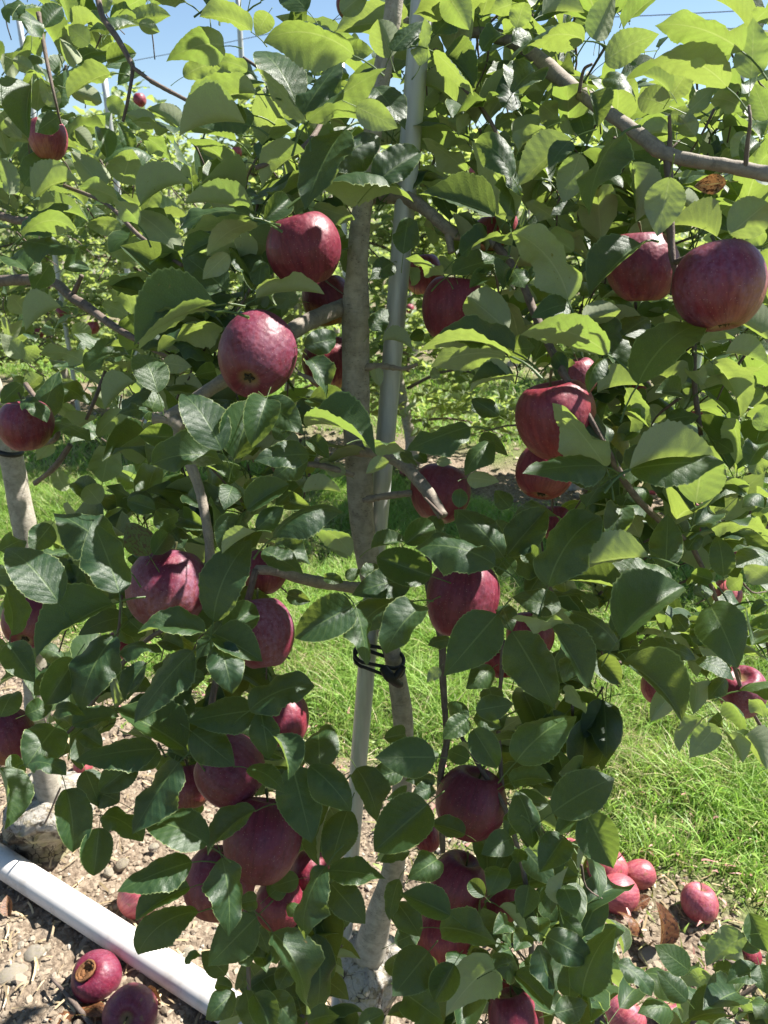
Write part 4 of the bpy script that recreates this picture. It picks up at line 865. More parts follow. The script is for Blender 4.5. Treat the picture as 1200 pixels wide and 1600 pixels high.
(800, 1200): """-10,70,190,60,95,t,1;190,210,480,50,205,t,0;335,210,205,320,95,t,0;340,200,475,470,195,t,0;20,150,170,170,100,t,1;20,110,95,375,145,t,0;100,280,120,500,65,u,0;240,330,130,490,155,t,0;60,380,200,550,130,t,1;30,380,20,450,95,t,0;80,550,50,705,115,t,0;220,640,265,460,65,u,0;240,550,300,695,115,t,0;170,550,185,680,90,t,1;120,700,130,820,110,t,1;160,790,365,905,155,t,0;330,1065,490,740,190,t,0;120,830,190,1065,105,t,0;270,1080,265,900,115,t,0;10,960,180,1135,125,t,0;200,1150,355,1110,115,t,0;495,915,655,1070,85,t,1;90,580,20,680,100,t,1;140,620,210,720,90,t,2;60,780,10,860,100,t,1;20,230,-30,330,100,t,1;240,700,330,790,80,t,2;60,900,140,1000,100,t,2""",
}
HERO_RIGHT = """830,950,668,830,125,t,0;820,1090,678,950,110,t,0;900,1035,825,970,125,u,1;1090,790,912,930,115,u,0;1060,790,1160,860,85,t,1;1110,680,1200,865,125,t,0;1150,950,1005,1010,105,t,0;1050,1050,895,1135,165,t,0;1160,925,1195,1060,105,t,0;750,1140,588,1150,120,t,0;830,1180,1000,1150,130,t,0;960,830,880,800,65,t,1;1040,970,940,930,95,t,1;1110,1080,1060,1190,110,u,1;1190,1100,1140,1180,110,t,0;1000,880,1090,930,90,u,1;860,1100,800,1190,100,u,1"""
def parse(s):
    for it in s.split(';'):
        q = it.split(','); yield [float(v) for v in q[:5]] + [q[5], int(q[6])]
SCALE_LEFT = {0: 1.0, 1: 1.06, 2: 1.16, 3: 1.3}
heroes = []
for (ox, oy), s in HERO.items():
    for bx, by, tx, ty, w, sd, ly in parse(s):
        bx, by, tx, ty, w = ox + bx / 3, oy + by / 3, ox + tx / 3, oy + ty / 3, w / 3
        lf = (bx < 330 and by < 330) or (bx < 215 and by < 800)
        heroes.append((LEFT if lf else MAIN, bx, by, tx, ty, w, sd, SCALE_LEFT[ly] if lf else ly))
heroes.sort(key=lambda h: -math.hypot(h[3] - h[1], h[4] - h[2]) * (1 if h[7] not in (3, 1.3) else .4))
cnt = {MAIN.name: 0, LEFT.name: 0}
extra = {MAIN.name: [], LEFT.name: []}
for h in heroes:
    big = cnt[h[0].name] < (294 if h[0] is MAIN else 300)
    o = hero(*h, raw=not big); cnt[h[0].name] += 1
    if not big: extra[h[0].name].append(o)
for bx, by, tx, ty, w, sd, ly in parse(HERO_RIGHT):
    hero(RIGHT, 800 + bx / 3, 1200 + by / 3, 800 + tx / 3, 1200 + ty / 3, w / 3, sd, {0: .84, 1: .93}[ly])
# leaves with a look of their own
hero(MAIN, 233, 868, 197, 817, 47, 't', 1, M_LEAF_SPOT, 3)['label'] = 'yellowing leaf with brown specks'
hero(MAIN, 1135, 285, 1083, 292, 30, 'u', 1, M_LEAF_BROWN, 7)['label'] = 'curled brown withered leaf'
hero(MAIN, 960, 665, 975, 715, 26, 't', 1, M_LEAF_YEL, 5)['label'] = 'small yellow leaf'

# ------------------------------------------------------------------ leaf clusters filling the crowns
GRID = """443341111454356766522112
444441121455466655532334
444441022566466566643445
444441023366466566654445
555555533366356777765555
555555532366146777776666
555555544566136667777666
445555544534025566777666
445555555533025556777666
344455555432024556777766
444445555323013456777666
444445554522011234677655
444445555512000013677655
444444566510000003667755
124443455512000112556666
124444566512000024555566
123455666220000245666667
355556663100243456666666
456566666102322456666654
566566665001122456666544
455444553000000256654454
455444555000000144421233
355555566000000233310112
333333456111011344300011
112222345651012345200000
010013335541012345410000
000000224541012344510000
000000234641012345410000
000000134542013455410000
000000035641013455410012
000000025641014555420123
000000024551014566421234""".split()
def rosette(c, n, size, up, flat=.35, spread=1.0):
    """n leaves round a spur at c -> arrays"""
    a0 = nr.rand() * 6.28; out = []
    for k in range(n):
        a = a0 + k * 2.4 + nr.randn() * .3
        el = flat + nr.randn() * .35
        y = np.array([math.cos(a) * math.cos(el), math.sin(a) * math.cos(el), math.sin(el)]) * spread + up * .15
        y /= np.linalg.norm(y)
        z = np.array([0, 0, 1.0]) + np.array(SUN) * .35 + nr.randn(3) * .38
        L = size * nr.uniform(.65, 1.15)
        out.append((c + y * (.012 + .02 * nr.rand()), y + np.array([0, 0, -.25 * nr.rand()]), z, L, L * nr.uniform(.46, .60)))
    return out
def leaves_of(parent, rosettes, name, kind, m, n_parts=0, pre=()):
    rosettes = list(rosettes); nr.shuffle(rosettes) if False else None
    if n_parts:
        parts, rest = rosettes[:n_parts], rosettes[n_parts:]
        P = np.array([r[1] for r in parts]); Zd = np.array([r[2] for r in parts]); X, Y, Z = frames(P, Zd)
        for i, r in enumerate(parts):
            L, W = r[3], r[4]; x, y, z, p = X[i] * W, Y[i] * L, Z[i] * L, r[0]
            M = Matrix(((x[0], y[0], z[0], p[0]), (x[1], y[1], z[1], p[1]), (x[2], y[2], z[2], p[2]), (0, 0, 0, 1)))
            link('leaf', leaf_mesh(rnd.randrange(16), m) if kind == 'mid' else far_leaf(rnd.randrange(12)), parent, local(parent, M))
        rosettes = rest
    if rosettes:
        leaf_cloud(name, np.array([r[0] for r in rosettes]), np.array([r[1] for r in rosettes]), np.array([r[2] for r in rosettes]),
                   np.array([r[3] for r in rosettes]), np.array([r[4] for r in rosettes]), kind, m, parent, tuple(parent.location), pre)
_far = {}
def far_leaf(k):
    if k not in _far:
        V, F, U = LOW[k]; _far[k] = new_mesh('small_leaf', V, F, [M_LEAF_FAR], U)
    return _far[k]
def open_here(p):
    v = np.asarray(p) - C0; d = v @ FV; x = 600 + FPX * (v @ XV) / d; y = 800 - FPX * (v @ UV_) / d
    if not (0 <= x < 1200 and 0 <= y < 1600): return True
    for ax, ay, aw, ad, *_ in HG:
        if d < ad and math.hypot(x - ax, y - ay) < aw * .62: return False
    n = int(GRID[int(y // 50)][int(x // 50)]); return n > 2 or (n > 0 and nr.rand() < .3 * n)
fillM, fillL, twM, twL = [], [], Join(), Join()
for r, row in enumerate(GRID):
    for c, ch in enumerate(row):
        n = int(ch) * (.165 if r > 22 and c > 11 else .125)
        k = int(n) + (nr.rand() < n - int(n))
        for _ in range(k):
            x, y = c * 50 + nr.rand() * 50, r * 50 + nr.rand() * 50
            left = (x < 300 and y < 330) or (x < 240 and y < 800) or (x < 130 and y < 1200)
            if left: d = nr.uniform(1.2, 1.75)
            elif y > 1000: d = nr.uniform(.90, 1.08)
            else: d = nr.uniform(.90, 1.25)
            p = PD(x, y, d)
            if p[2] < .25: continue
            tgt, tw = (fillL, twL) if left else (fillM, twM)
            ro = rosette(p, nr.randint(3, 7), (.086 if y < 1100 else .078), np.array([0, 0, 1.0]), flat=.25 if y < 900 else -.1)
            tgt += [q for q in ro if open_here(q[0] + q[1] / np.linalg.norm(q[1]) * q[3] * .6) and open_here(q[0] + q[1] / np.linalg.norm(q[1]) * q[3])]
            q = p + np.array([nr.randn() * .03, nr.randn() * .03 + .03, -.045 - .03 * nr.rand()])
            if open_here(p) and open_here(q): tw.add(tube([q, (p + q) / 2 + nr.randn(3) * .008, p], [.0011, .0014, .0021], 5, n=7, knob=.15))
# the canopy goes on above and beside the frame
def crown_fill(base, z0, z1, R, n, size=.065, keep=None):
    out = []
    for _ in range(n):
        a = nr.rand() * 6.28; t = nr.rand(); rr_ = R * (1 - .55 * t) * nr.rand() ** .5
        p = np.array([base[0] + rr_ * math.cos(a), base[1] + rr_ * math.sin(a), z0 + (z1 - z0) * t])
        if keep is not None and not keep(p): continue
        out += rosette(p, nr.randint(3, 7), size, np.array([0, 0, 1.0]), .1)
    return out
def px_of(p):
    v = np.asarray(p) - C0; d = v @ FV
    return (600 + FPX * (v @ XV) / d, 800 - FPX * (v @ UV_) / d, d) if d > .02 else (9e3, 9e3, d)
def outside(p, mg=70):
    x, y, d = px_of(p); return x < -mg or x > 1200 + mg or y < -mg or y > 1600 + mg
above = crown_fill(MAIN.location, 1.7, 2.55, .5, 40, keep=lambda p: outside(p) and p[1] > .75)
fillM += above
fillL += crown_fill(LEFT.location, .9, 2.5, .6, 80, keep=lambda p: outside(p) and p[1] > .8)
fillR = crown_fill((.80, .62), .7, 2.3, .45, 45, keep=lambda p: outside(p, 120) and p[0] > .3)
for nm, par, fl, tw in (('leaves', MAIN, fillM, twM), ('leaves', LEFT, fillL, twL), ('leaves', RIGHT, fillR, None)):
    npart = max(0, 300 - cnt[par.name]) if par is LEFT else 0
    if npart:
        def near(r):
            x, y, d = px_of(r[0]); return d if 0 < x < 1200 and 0 < y < 1600 else 99
        fl.sort(key=near)
    leaves_of(par, fl, nm, 'mid', M_LEAF, npart, extra.get(par.name, ()))
    if tw is not None: link('spurs', tw.mesh('spurs', M_TWIG, tuple(par.location)), par, kind='stuff')

# ------------------------------------------------------------------ the rows behind
def row_tree(base, h, R, nros, kind, leafsize, label, group, seed, parts=0, m=None, low=.45):
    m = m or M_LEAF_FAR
    t = thing('apple_tree', (base[0], base[1], 0), label, 'tree', group)
    r_ = np.random.RandomState(seed); b = np.array([base[0], base[1], 0.0])
    lean = r_.randn(2) * .05
    pts = [b + np.array([0, 0, -.02]), b + np.array([.02, 0, .12]), b + np.array([lean[0], lean[1], h * .4]), b + np.array([lean[0] * .3, lean[1], h * .75]), b + np.array([0, 0, h * .97])]
    tube_obj('trunk', pts, [.055, .032, .026, .018, .006], M_TRUNK, t, sides=10, n=26, knob=.06, seed=seed)
    ros = []; J = Join()
    nb = 16 if kind != 'tiny' else 8
    per = nros // nb
    for k in range(nb):
        f = (k + .5) / nb; z = h * (low + (.97 - low) * f) - .12 if True else 0
        a = k * 2.4 + r_.rand(); ln = R * (1.05 - .6 * f) * r_.uniform(.75, 1.2)
        s0 = b + np.array([0, 0, z]); e = s0 + np.array([math.cos(a) * ln, math.sin(a) * ln, ln * r_.uniform(-.25, .35)])
        md = (s0 + e) / 2 + np.array([0, 0, .06])
        J.add(tube([s0, md, e], [.011, .008, .004], 5, n=6, knob=.1, seed=k))
        for q in range(per):
            tt = r_.rand() ** .7; p = s0 * (1 - tt) + e * tt + np.array([0, 0, .06 * math.sin(tt * 3.1)]) + r_.randn(3) * np.array([.09, .09, .10])
            if p[2] < .2: p[2] = .2 + r_.rand() * .2
            ros += rosette(p, r_.randint(3, 7), leafsize, np.array([0, 0, 1.0]), .25)
    link('branches', J.mesh('branches', M_TWIG, tuple(t.location)), t, kind='stuff')
    if parts:      # those turned to the camera are single leaves
        ros.sort(key=lambda r: depth(r[0]) if 0 < px_of(r[0])[0] < 1200 and 0 < px_of(r[0])[1] < 1600 else 99)
    leaves_of(t, ros, 'crown_leaves', kind, m, parts)
    return t
def row_pos(k, t): q = ROW_P + ROW_N * ROW_GAP * k + ROW_D * t; return q
# phase: a trunk of the second row shows just right of the near trunk
q = PG(588, 752)[:2]; ph2 = float(np.dot(q - row_pos(1, 0), ROW_D))
R2 = []; order = []
for i in range(-4, 5):
    p = row_pos(1, ph2 + i * .98 + rnd.uniform(-.06, .06)); x, y, d = px_of((p[0], p[1], 1.0))
    if x < -350 or x > 1600: continue
    h = 1.97 + rnd.uniform(-.1, .12) if p[0] < .2 else 1.85 + rnd.uniform(-.1, .1)
    vis = -150 < x < 1350
    order.append((x, p, h, vis, i))
order.sort()
LAB2 = ['sunlit second-row apple tree at the left edge, behind the left trunk', 'sunlit second-row apple tree behind the dull red apple at left', 'sunlit second-row apple tree behind the knotted branch', 'second-row apple tree behind the dark purple apple left of the trunk',
        'second-row apple tree whose slim trunk shows beside the steel pole', 'second-row apple tree behind the big streaky red apple', 'second-row apple tree at right, behind the largest apple', 'second-row apple tree at the right edge of the view', 'second-row apple tree just beyond the right edge', 'second-row apple tree further along to the right']
for j, (x, p, h, vis, i) in enumerate(order):
    R2.append(row_tree(p, h, .56, 620 if vis else 110, 'low', .076, LAB2[j], 'apple trees of the second row', 100 + i, parts=200 if vis else 0, low=.16))
for k in (2, 3, 4, 5):
    for i in range(-9, 14):
        p = row_pos(k, i * 1.0 * (1 if k < 4 else 1.3) + rnd.uniform(-.1, .1)); x, y, d = px_of((p[0], p[1], 1.2))
        if x < -120 or x > 1330 or d < 2: continue
        row_tree(p, 2.15 + rnd.uniform(-.15, .25), .55, 150 if k == 2 else 80, 'tiny', .08 if k < 4 else .10, 'small far apple tree in the rows beyond the second row', 'apple trees of the far rows', 300 + 40 * k + i, low=.3)
# the orchard further off, seen only as a band of green
def far_band():
    n = 9000; k = nr.randint(6, 20, n); t = nr.uniform(-70, 60, n)
    P = ROW_P[None] + ROW_N[None] * (k * ROW_GAP)[:, None] + ROW_D[None] * t[:, None] + nr.randn(n, 2) * .4
    z = .4 + 1.95 * nr.rand(n) + (P[:, 1] - 20).clip(0) * .012
    pos = np.c_[P, z]; y = nr.randn(n, 3) * .6; z_ = np.array([0, 0, 1.0])[None] + nr.randn(n, 3) * .5
    y[:, 2] *= .4
    L = nr.uniform(.14, .3, n)
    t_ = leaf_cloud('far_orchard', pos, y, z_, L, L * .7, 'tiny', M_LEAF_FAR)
    return t_
far_band()
# ------------------------------------------------------------------ steel poles, ties, wires
def pole(P0, P1, r, label, group=None, m=None):
    t = thing('support_pole', P0, label, 'pole', group)
    V, F, U = tube([np.array(P0), (np.array(P0) + np.array(P1)) / 2, np.array(P1)], [r, r, r], 20, n=14, knob=.0, smooth=False if False else True)
    link('tube', new_mesh('tube', V - np.array(P0), F, [m or M_GALV], U), t)
    return t
p0, p1 = PG(524, 1630), PY(651, 100, 1.06); dirv = (p1 - p0); top = p0 + dirv * 1.5
pole(p0 - dirv * .03, top, .0132, 'galvanised steel pole the nearest trunk is tied to')
p1 = PY(28, 20, 5.2); pole((p1[0], p1[1], -.05), (p1[0], p1[1], p1[2]), .016, 'thin steel pole rising at the upper left corner')
q0 = PG(545, 738); pole(q0 + np.array([0, 0, -.05]), q0 + np.array([.0, .0, 2.0]), .014, 'slim steel pole next to a trunk of the second row')
q0 = PG(232, 700); pole(q0, q0 + np.array([0, 0, 2.0]), .016, 'steel pole standing among the second row left of the knotted branch')
post = []
for x, y, Y, h in ((375, 52, 7.4, 3.05), (1176, 5, 5.2, 2.85), (505, 100, 16, 3.6)):
    p = PY(x, y, Y); post.append(p)
    pole((p[0], p[1], 0), (p[0], p[1], max(p[2] + .15, h)), .022, {375: 'distant trellis post rising above the far rows left of the trunk', 1176: 'trellis post at the upper right corner that carries a wire', 505: 'far trellis post seen beside the top of the trunk'}[x])
def wire(a, b, label):
    a, b = np.array(a), np.array(b); t = np.linspace(0, 1, 12)[:, None]; P = a + (b - a) * t; P[:, 2] -= .05 * (t[:, 0] * (1 - t[:, 0])) * 4
    V, F, U = tube(P, [.0028] * 12, 5, smooth=False, knob=0)
    tag(link('trellis_wire', new_mesh('trellis_wire', V, F, [M_WIRE], U)), label, 'wire', 'trellis wires')
def wire_row(k, z, label, y_at=None):
    a = row_pos(k, -9); b = row_pos(k, 12); wire((a[0], a[1], z), (b[0], b[1], z), label)
a, b = PY(880, 16, 5.9), PY(1176, 2, 5.2); wire(a + (a - b) * 1.5, b + (b - a) * 1.2, 'trellis wire crossing the sky at the upper right corner')
a, b = PY(300, 68, 7.7), PY(375, 54, 7.4); wire(a + (a - b) * 8, b + (b - a) * 3, 'trellis wire across the blue gap at upper left')
a, b = PY(940, 148, 6.6), PY(1000, 144, 6.4); wire(a + (a - b) * 8, b + (b - a) * 8, 'lower trellis wire behind the upper right branch')

def torus_pts(c, ax, r, n=28, a0=0, a1=6.2832, squash=1.0, u=None):
    ax = np.array(ax) / np.linalg.norm(ax); u = np.cross(ax, [0, 1, 0]) if u is None else u; u /= np.linalg.norm(u); v = np.cross(ax, u)
    return [c + r * (math.cos(t) * u + squash * math.sin(t) * v) for t in np.linspace(a0, a1, n)]
# black tie round trunk and pole
pc, tc = PD(571, 1024, 1.105), PD(613, 1030, 1.115)
tie = thing('tree_tie', tc, 'black rubber tie holding the lower trunk to the galvanised pole', 'tie')
J = Join()
xh = (tc - pc) / np.linalg.norm(tc - pc)
for dz in (.003, -.007):
    fr = np.array([0, -1.0, -.3]); fr /= np.linalg.norm(fr)
    loop = []
    for t in np.linspace(math.pi * .5, math.pi * 1.5, 12): loop.append(pc + .0165 * (math.cos(t) * xh + math.sin(t) * -fr) + np.array([0, 0, dz * .8]))
    for t in np.linspace(-math.pi * .5, math.pi * .5, 12): loop.append(tc + .0175 * (math.cos(t) * xh + math.sin(t) * -fr) + np.array([0, 0, dz * 1.6 - .004]))
    loop.append(loop[0]); J.add(tube(loop, [.0027] * len(loop), 8, n=70, knob=.04))
link('band', J.mesh('band', M_BLACK, tuple(tc)), tie)
J = Join(); kc = tc + np.array([-.004, -.020, -.008])
J.add(tube([kc + np.array([-.010, 0, .008]), kc + np.array([.0, -.006, -.004]), kc + np.array([.012, -.004, -.018]), kc + np.array([.018, -.001, -.021])], [.006, .009, .006, .004], 8, n=14))
J.add(tube([kc + np.array([-.008, 0, -.004]), kc + np.array([.006, -.006, -.006]), kc + np.array([.02, 0, .010])], [.005, .006, .0045], 8, n=10))
link('knot', J.mesh('knot', M_BLACK, tuple(tc)), tie)
c = PY(14, 704, 1.43)
tie = tag(link('tree_tie', new_mesh('tree_tie', *(lambda t: (t[0], t[1]))(tube(torus_pts(c, (.25, 0, 1), .0225, 24), [.0055] * 24, 8, n=40, knob=.03)), [M_BLACK])), 'black band round the trunk at the left edge, under the apples', 'tie')

# ------------------------------------------------------------------ white pipe
a, b = PG(-160, 1242, .035), PG(372, 1584, .035); e = b + (b - a) * .35; s = a - (b - a) * .6
d = (e - s) / np.linalg.norm(e - s)
pipe = thing('irrigation_pipe', s, 'white plastic pipe lying along the tree row on the bare soil', 'pipe')
V, F, U = tube(np.linspace(s, e, 30), [.0295] * 30, 32, smooth=False, knob=0)
link('tube', new_mesh('tube', V - s, F, [M_PVC], U), pipe)
c = b + d * .004
# ------------------------------------------------------------------ apples
def apple_mesh(seed):
    r_ = np.random.RandomState(seed); n, s = 36, 40; V = []
    ph = r_.rand(6) * 6.28; hgt = r_.uniform(1.0, 1.10); lob = r_.uniform(.006, .018); sk = r_.randn(2) * .035; tap = r_.uniform(.03, .09)
    for i in range(n + 1):
        t = math.pi * i / n
        ct, st = math.cos(t), math.sin(t)
        q = st ** .93 if st > 0 else 0
        q *= 1 + tap * ct + .03 * math.sin(t * 2 + ph[5])
        z = ct * hgt
        z -= .40 * math.exp(-(t / .33) ** 2); z += .24 * math.exp(-((math.pi - t) / .26) ** 2)
        for j in range(s):
            a = 6.2832 * j / s
            bot = (1 - ct) / 2
            m = 1 + lob * math.cos(5 * a + ph[0]) * (.3 + bot) + .022 * math.sin(2 * a + ph[1]) + .012 * math.sin(3 * a + ph[2] + t)
            zz = z + (.03 * math.cos(a + ph[3]) + lob * .6 * math.cos(5 * a + ph[0]) * bot) * st
            V.append((q * m * math.cos(a) + sk[0] * z, q * m * math.sin(a) + sk[1] * z, zz))
    F = [(i * s + j, (i + 1) * s + j, (i + 1) * s + (j + 1) % s, i * s + (j + 1) % s) for i in range(n) for j in range(s)]
    return new_mesh('apple', V, np.array(F), [M_APPLE])
APPLES = [apple_mesh(k) for k in range(7)]
_m = apple_mesh(77)
def stem_mesh():
    V, F, U = tube([np.array([0, 0, .65]), np.array([.02, .01, .82]), np.array([.05, -.02, 1.0]), np.array([.12, -.02, 1.2])], [.04, .03, .03, .045], 7, n=12, knob=.08)
    return new_mesh('stem', V, F, [M_STEM], U)
def calyx_mesh():
    J = Join()
    for k in range(5):
        a = k * 1.2566; c, s = math.cos(a), math.sin(a)
        P = [np.array([c * .02, s * .02, -.83]), np.array([c * .07, s * .07, -.87]), np.array([c * .13, s * .13, -.85]), np.array([c * .10, s * .10, -.93])]
        J.add(tube(P, [.03, .035, .022, .006], 6, n=8, knob=.1, seed=k))
    return J.mesh('calyx', M_CALYX)
STEM, CALYX = stem_mesh(), calyx_mesh()
napp = [0]
print('LEAFCOUNT', cnt)
def apple(c, diam, label, up=(0, 0, 1), red=.15, yellow=.35, pink=0.0, bloom=.3, bruise=0.0, squash=1.0, group=None, seed=None, stem=True):
    k = napp[0]; napp[0] += 1
    u = Vector(up).normalized(); q = u.to_track_quat('Z', 'Y') @ Euler((0, 0, rnd.uniform(0, 6.28))).to_quaternion()
    o = link('apple', APPLES[(seed if seed is not None else k) % 7])
    o.matrix_basis = Matrix.LocRotScale(Vector(c), q, Vector((diam / 2, diam / 2, diam / 2 * squash)))
    tag(o, label, 'apple', group)
    o['red'] = float(red); o['yellow'] = float(yellow); o['pink'] = float(pink); o['bloom'] = float(bloom); o['bruise'] = float(bruise)
    if stem: link('stem', STEM, o)
    link('calyx', CALYX, o)
    return o
TOC = tuple(-FV)       # towards the camera
for x, y, w, d, lab, kw in HG:
    apple(PD(x, y, d), w * d / FPX * 1.0, lab, **{**dict(up=(rnd.uniform(-.3, .3), .1 if y < 700 else .65, .9), group='apples hanging on the nearest trees'), **kw})
# apples fallen on the soil
GA = [
 (205, 1588, 80, 'fallen apple at the bottom edge with its stem end facing up at the viewer', dict(up=(.1, -.75, .65), red=.1, pink=.05, bloom=.3)),
 (216, 1398, 66, 'pink fallen apple behind the white pipe, partly under leaves', dict(red=.9, pink=.65, up=(.6, .3, .4))),
 (290, 1252, 44, 'pink fallen apple on the soil below the left cluster', dict(red=.9, pink=.6)),
 (948, 1352, 62, 'fallen apple behind the pair in the leaf litter at right', dict(red=.8, pink=.5, up=(.5, 0, .5))),
 (998, 1362, 46, 'small fallen apple crossed by grass shadows', dict(red=.6, pink=.6, up=(.9, .2, .1), squash=1.1)),
 (966, 1395, 57, 'fallen apple with a yellow flank beside the crossed one', dict(red=.6, pink=.5, yellow=.9, up=(-.9, -.2, .2), squash=1.1)),
 (1093, 1412, 55, 'lone fallen apple near the grass edge at lower right', dict(red=.5, pink=.55, up=(.1, .3, .9), bloom=.5)),
 (890, 1326, 30, 'little fallen apple next to dry stalks right of the leafy shoot', dict(red=.7, pink=.6)),
 (975, 1587, 60, 'fallen apple at the bottom edge right of the lower leaves', dict(red=.5, pink=.6, bloom=.5, up=(.7, .2, .5))),
 (1045, 1574, 46, 'fallen apple beside the lower right shoot, near the bottom edge', dict(red=.4, pink=.6, bloom=.5)),
 (505, 1515, 46, 'pink fallen apple just left of the pole foot', dict(red=.7, pink=.6, bloom=.4, squash=1.1, up=(.1, .4, .7))),
 (493, 1594, 50, 'pale pink fallen apple at the foot of the pole by the bottom edge', dict(red=.7, pink=.75, bloom=.4)),
 (532, 1412, 44, 'peach-coloured fallen apple behind the pole', dict(red=.9, pink=.5, yellow=1.2)),
 (524, 1362, 36, 'pink fallen apple behind the pole, above the peach one', dict(red=.9, pink=.7)),
 (130, 1198, 30, 'pink fallen apple near the left tree base', dict(red=.9, pink=.6)),
 (545, 1570, 34, 'brownish fallen apple between pole and trunk foot', dict(red=.9, pink=.1, yellow=.8)),
 (575, 1588, 30, 'rotting fallen apple against the stump', dict(red=.9, yellow=.8)),
]
for x, y, w, lab, kw in GA:
    g0 = PG(x, y, .03); dm = w * depth(g0) / FPX; g0 = PG(x, y, dm * .42); dm = w * depth(g0) / FPX
    z = float(ground_z(np.array([g0[0]]), np.array([g0[1]]))[0]) + dm * .36
    apple((g0[0], g0[1], z), dm, lab, **{**dict(group='apples fallen on the ground', bruise=rnd.choice([0, .7, 1])), **kw})
g0 = PG(152, 1526, .032); dm = 74 * depth(g0) / FPX
ra = apple(g0, dm, 'fallen apple with a brown rotten hollow, below the white pipe', up=(-.25, -.35, .8), red=.1, bloom=.3, group='apples fallen on the ground', stem=False)
J = Join()
for rad_, z_, q_ in ((.42, .93, .05), (.34, .87, .08), (.22, .76, .10), (.08, .68, .10)):
    J.add(tube([np.array([rad_ * math.cos(t), rad_ * math.sin(t) * .8, z_ + .03 * math.sin(3 * t)]) for t in np.linspace(0, 6.2832, 18)], [q_] * 18, 7, n=30, knob=.25, seed=int(rad_ * 90)))
link('rotten_hollow', J.mesh('rotten_hollow', M_ROT), ra)
# apples on and under the second row
spots2 = [(218, 188, 30), (218, 156, 20), (370, 238, 17), (205, 668, 28), (172, 668, 20), (145, 512, 22), (98, 488, 22), (1190, 655, 24), (742, 268, 16), (738, 484, 16), (740, 508, 14), (250, 450, 14), (265, 446, 12), (1055, 765, 20), (1178, 480, 16), (640, 482, 14),
          (15, 300, 16), (330, 470, 14), (60, 520, 18), (20, 205, 20), (880, 300, 18), (930, 320, 18), (1120, 520, 18), (1150, 340, 16), (980, 250, 14), (180, 300, 16), (110, 560, 18), (270, 540, 14), (840, 230, 14), (1090, 640, 16)]
for i, (x, y, w) in enumerate(spots2):
    r = ray(x, y)[:2]; t = float((ROW_GAP - .35 - np.dot(-ROW_P, ROW_N)) / np.dot(r, ROW_N)); d = t
    if w < 15: d *= 1.6
    p = PD(x, y, d)
    apple(p, max(.055, min(.085, w * d / FPX)), 'small red apple on a sunlit tree beyond the grass alley', group='apples on the second row', red=.7, pink=.35 * rnd.random(), stem=False)
for i in range(26):
    q = row_pos(1, rnd.uniform(-2.5, 3.2)) + ROW_N * rnd.uniform(-.75, .1); dm = rnd.uniform(.055, .075)
    z = float(ground_z(np.array([q[0]]), np.array([q[1]]))[0])
    apple((q[0], q[1], z + dm * .42), dm, 'fallen apple under the second row of trees', group='apples fallen under the second row', up=(rnd.uniform(-1, 1), rnd.uniform(-1, 1), rnd.uniform(-.3, 1)), red=.8, pink=.6, stem=False)

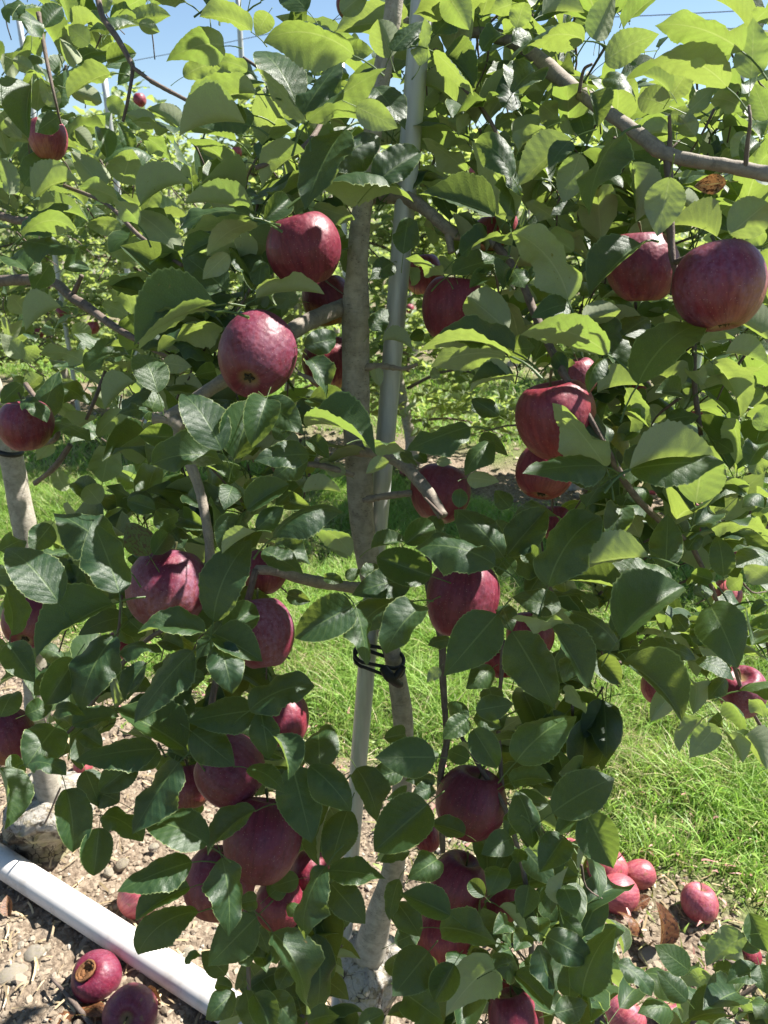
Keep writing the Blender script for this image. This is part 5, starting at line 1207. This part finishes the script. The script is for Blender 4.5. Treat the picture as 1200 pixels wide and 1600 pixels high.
# ------------------------------------------------------------------ stones, dead leaves, sticks on the soil
def stone_mat():
    g = G('field_stone'); P = g.coord('Object'); n = g.noise(3, 5, .65, vec=P); n2 = g.noise(14, 4, .7, vec=P)
    rv = g.node('ShaderNodeObjectInfo').outputs['Random']
    c = g.mix(rv, (.24, .205, .16), (.33, .30, .26)); c = g.mix(g.math('MULTIPLY', g.ramp(n, .4, .65), .5), c, (.26, .24, .13))
    c = g.mix(g.math('MULTIPLY', g.ramp(n2, .45, .7), .4), c, (.20, .15, .11))
    return g.out(g.bsdf(c, .9, .2, g.bump(n2, .5, .05)))
M_STONE = stone_mat()
STONES = []
for k in range(5):
    V, F = ico2(k + 3, .10, 3); STONES.append(new_mesh('stone', V, F, [M_STONE]))
for x, y, w, h, lab in ((190, 1350, 22, 15, 'round tan stone between pipe and hanging leaf'), (52, 1490, 34, 24, 'grey stone left of the rotten apple'), (33, 1477, 18, 16, 'small pale stone beside the grey one at left'),
                        (22, 1520, 44, 20, 'flat mossy yellow stone at the left edge'), (240, 1324, 18, 13, 'small white stone above the pipe'), (297, 1492, 28, 20, 'tan stone against the far side of the pipe'),
                        (1012, 1494, 32, 20, 'pale wedge-shaped stone below the orange dead leaf'), (74, 1482, 14, 12, 'little tan pebble right of the grey stone'), (170, 1362, 18, 14, 'brown pebble left of the round tan stone'),
                        (345, 1530, 30, 18, 'pale stone half under the low left leaves'), (70, 1330, 46, 30, 'rough stone at the foot of the left tree'), (92, 1560, 20, 12, 'brown pebble at the stick')):
    p = PG(x, y, .006); s = depth(p) / FPX / 2
    o = link('stone', STONES[rnd.randrange(5)], M=Matrix.LocRotScale(Vector(p), Euler((rnd.uniform(-.2, .2), rnd.uniform(-.2, .2), rnd.uniform(0, 6))), Vector((w * s, w * s * .85, h * s * .75))))
    tag(o, lab, 'stone', 'stones on the soil')
def ground_leaf(x, y, L, m, lab, yaw, var, tilt=.3, name='dead_leaf', lift=.012):
    p = PG(x, y, lift)
    M = Matrix.Translation(Vector(p)) @ Euler((tilt, .35 * (1 if var % 2 else -1), yaw)).to_matrix().to_4x4() @ Matrix.Diagonal((L * .6, L, L, 1))
    tag(link(name, leaf_mesh(var, m), M=M), lab, 'leaf', 'dead leaves on the soil')
ground_leaf(1030, 1480, .085, M_LEAF_BROWN, 'curled orange-brown dead leaf standing upright on the soil', .5, 1, 1.0)
ground_leaf(1005, 1468, .07, M_LEAF_BROWN, 'dull brown dead leaf leaning behind the orange one', 1.2, 5, .6)
ground_leaf(985, 1420, .05, M_LEAF_BROWN, 'small tan dead leaf under the yellow-flanked apple', -1.1, 9)
ground_leaf(16, 1432, .045, M_LEAF_BROWN, 'small orange dead leaf at the left edge below the pipe', .3, 4, .5)
ground_leaf(75, 1590, .08, M_LEAF_BROWN, 'big brown dead leaf at the bottom left', -1.3, 6, .1)
ground_leaf(118, 1582, .07, M_LEAF_BROWN, 'brown dead leaf lying over the stick', -1.8, 2, .1)
ground_leaf(250, 1575, .05, M_LEAF_BROWN, 'brown dead leaf right of the bottom-edge apple', .8, 10, .1)
ground_leaf(905, 1375, .07, M_LEAF_YEL, 'pale yellow fallen leaf beside the fallen apples', -.6, 11, .1)
ground_leaf(918, 1390, .06, M_LEAF_YEL, 'second pale fallen leaf, nearer the leafy shoot', .8, 8, .1)
ground_leaf(1020, 1330, .04, M_LEAF_BROWN, 'red-brown dead leaf behind the crossed apple', 2, 3, .3)
p = PG(130, 1185, .03)
ts = [PG(80, 1528, .03), PG(105, 1555, .028), PG(128, 1582, .03), PG(150, 1612, .02)]
V, F, U = tube(ts, [.003, .004, .0045, .005], 8, n=22, knob=.12)
tag(link('stick', new_mesh('stick', V, F, [M_TWIG], U)), 'dark bent stick on the soil beside the rotten apple', 'stick')
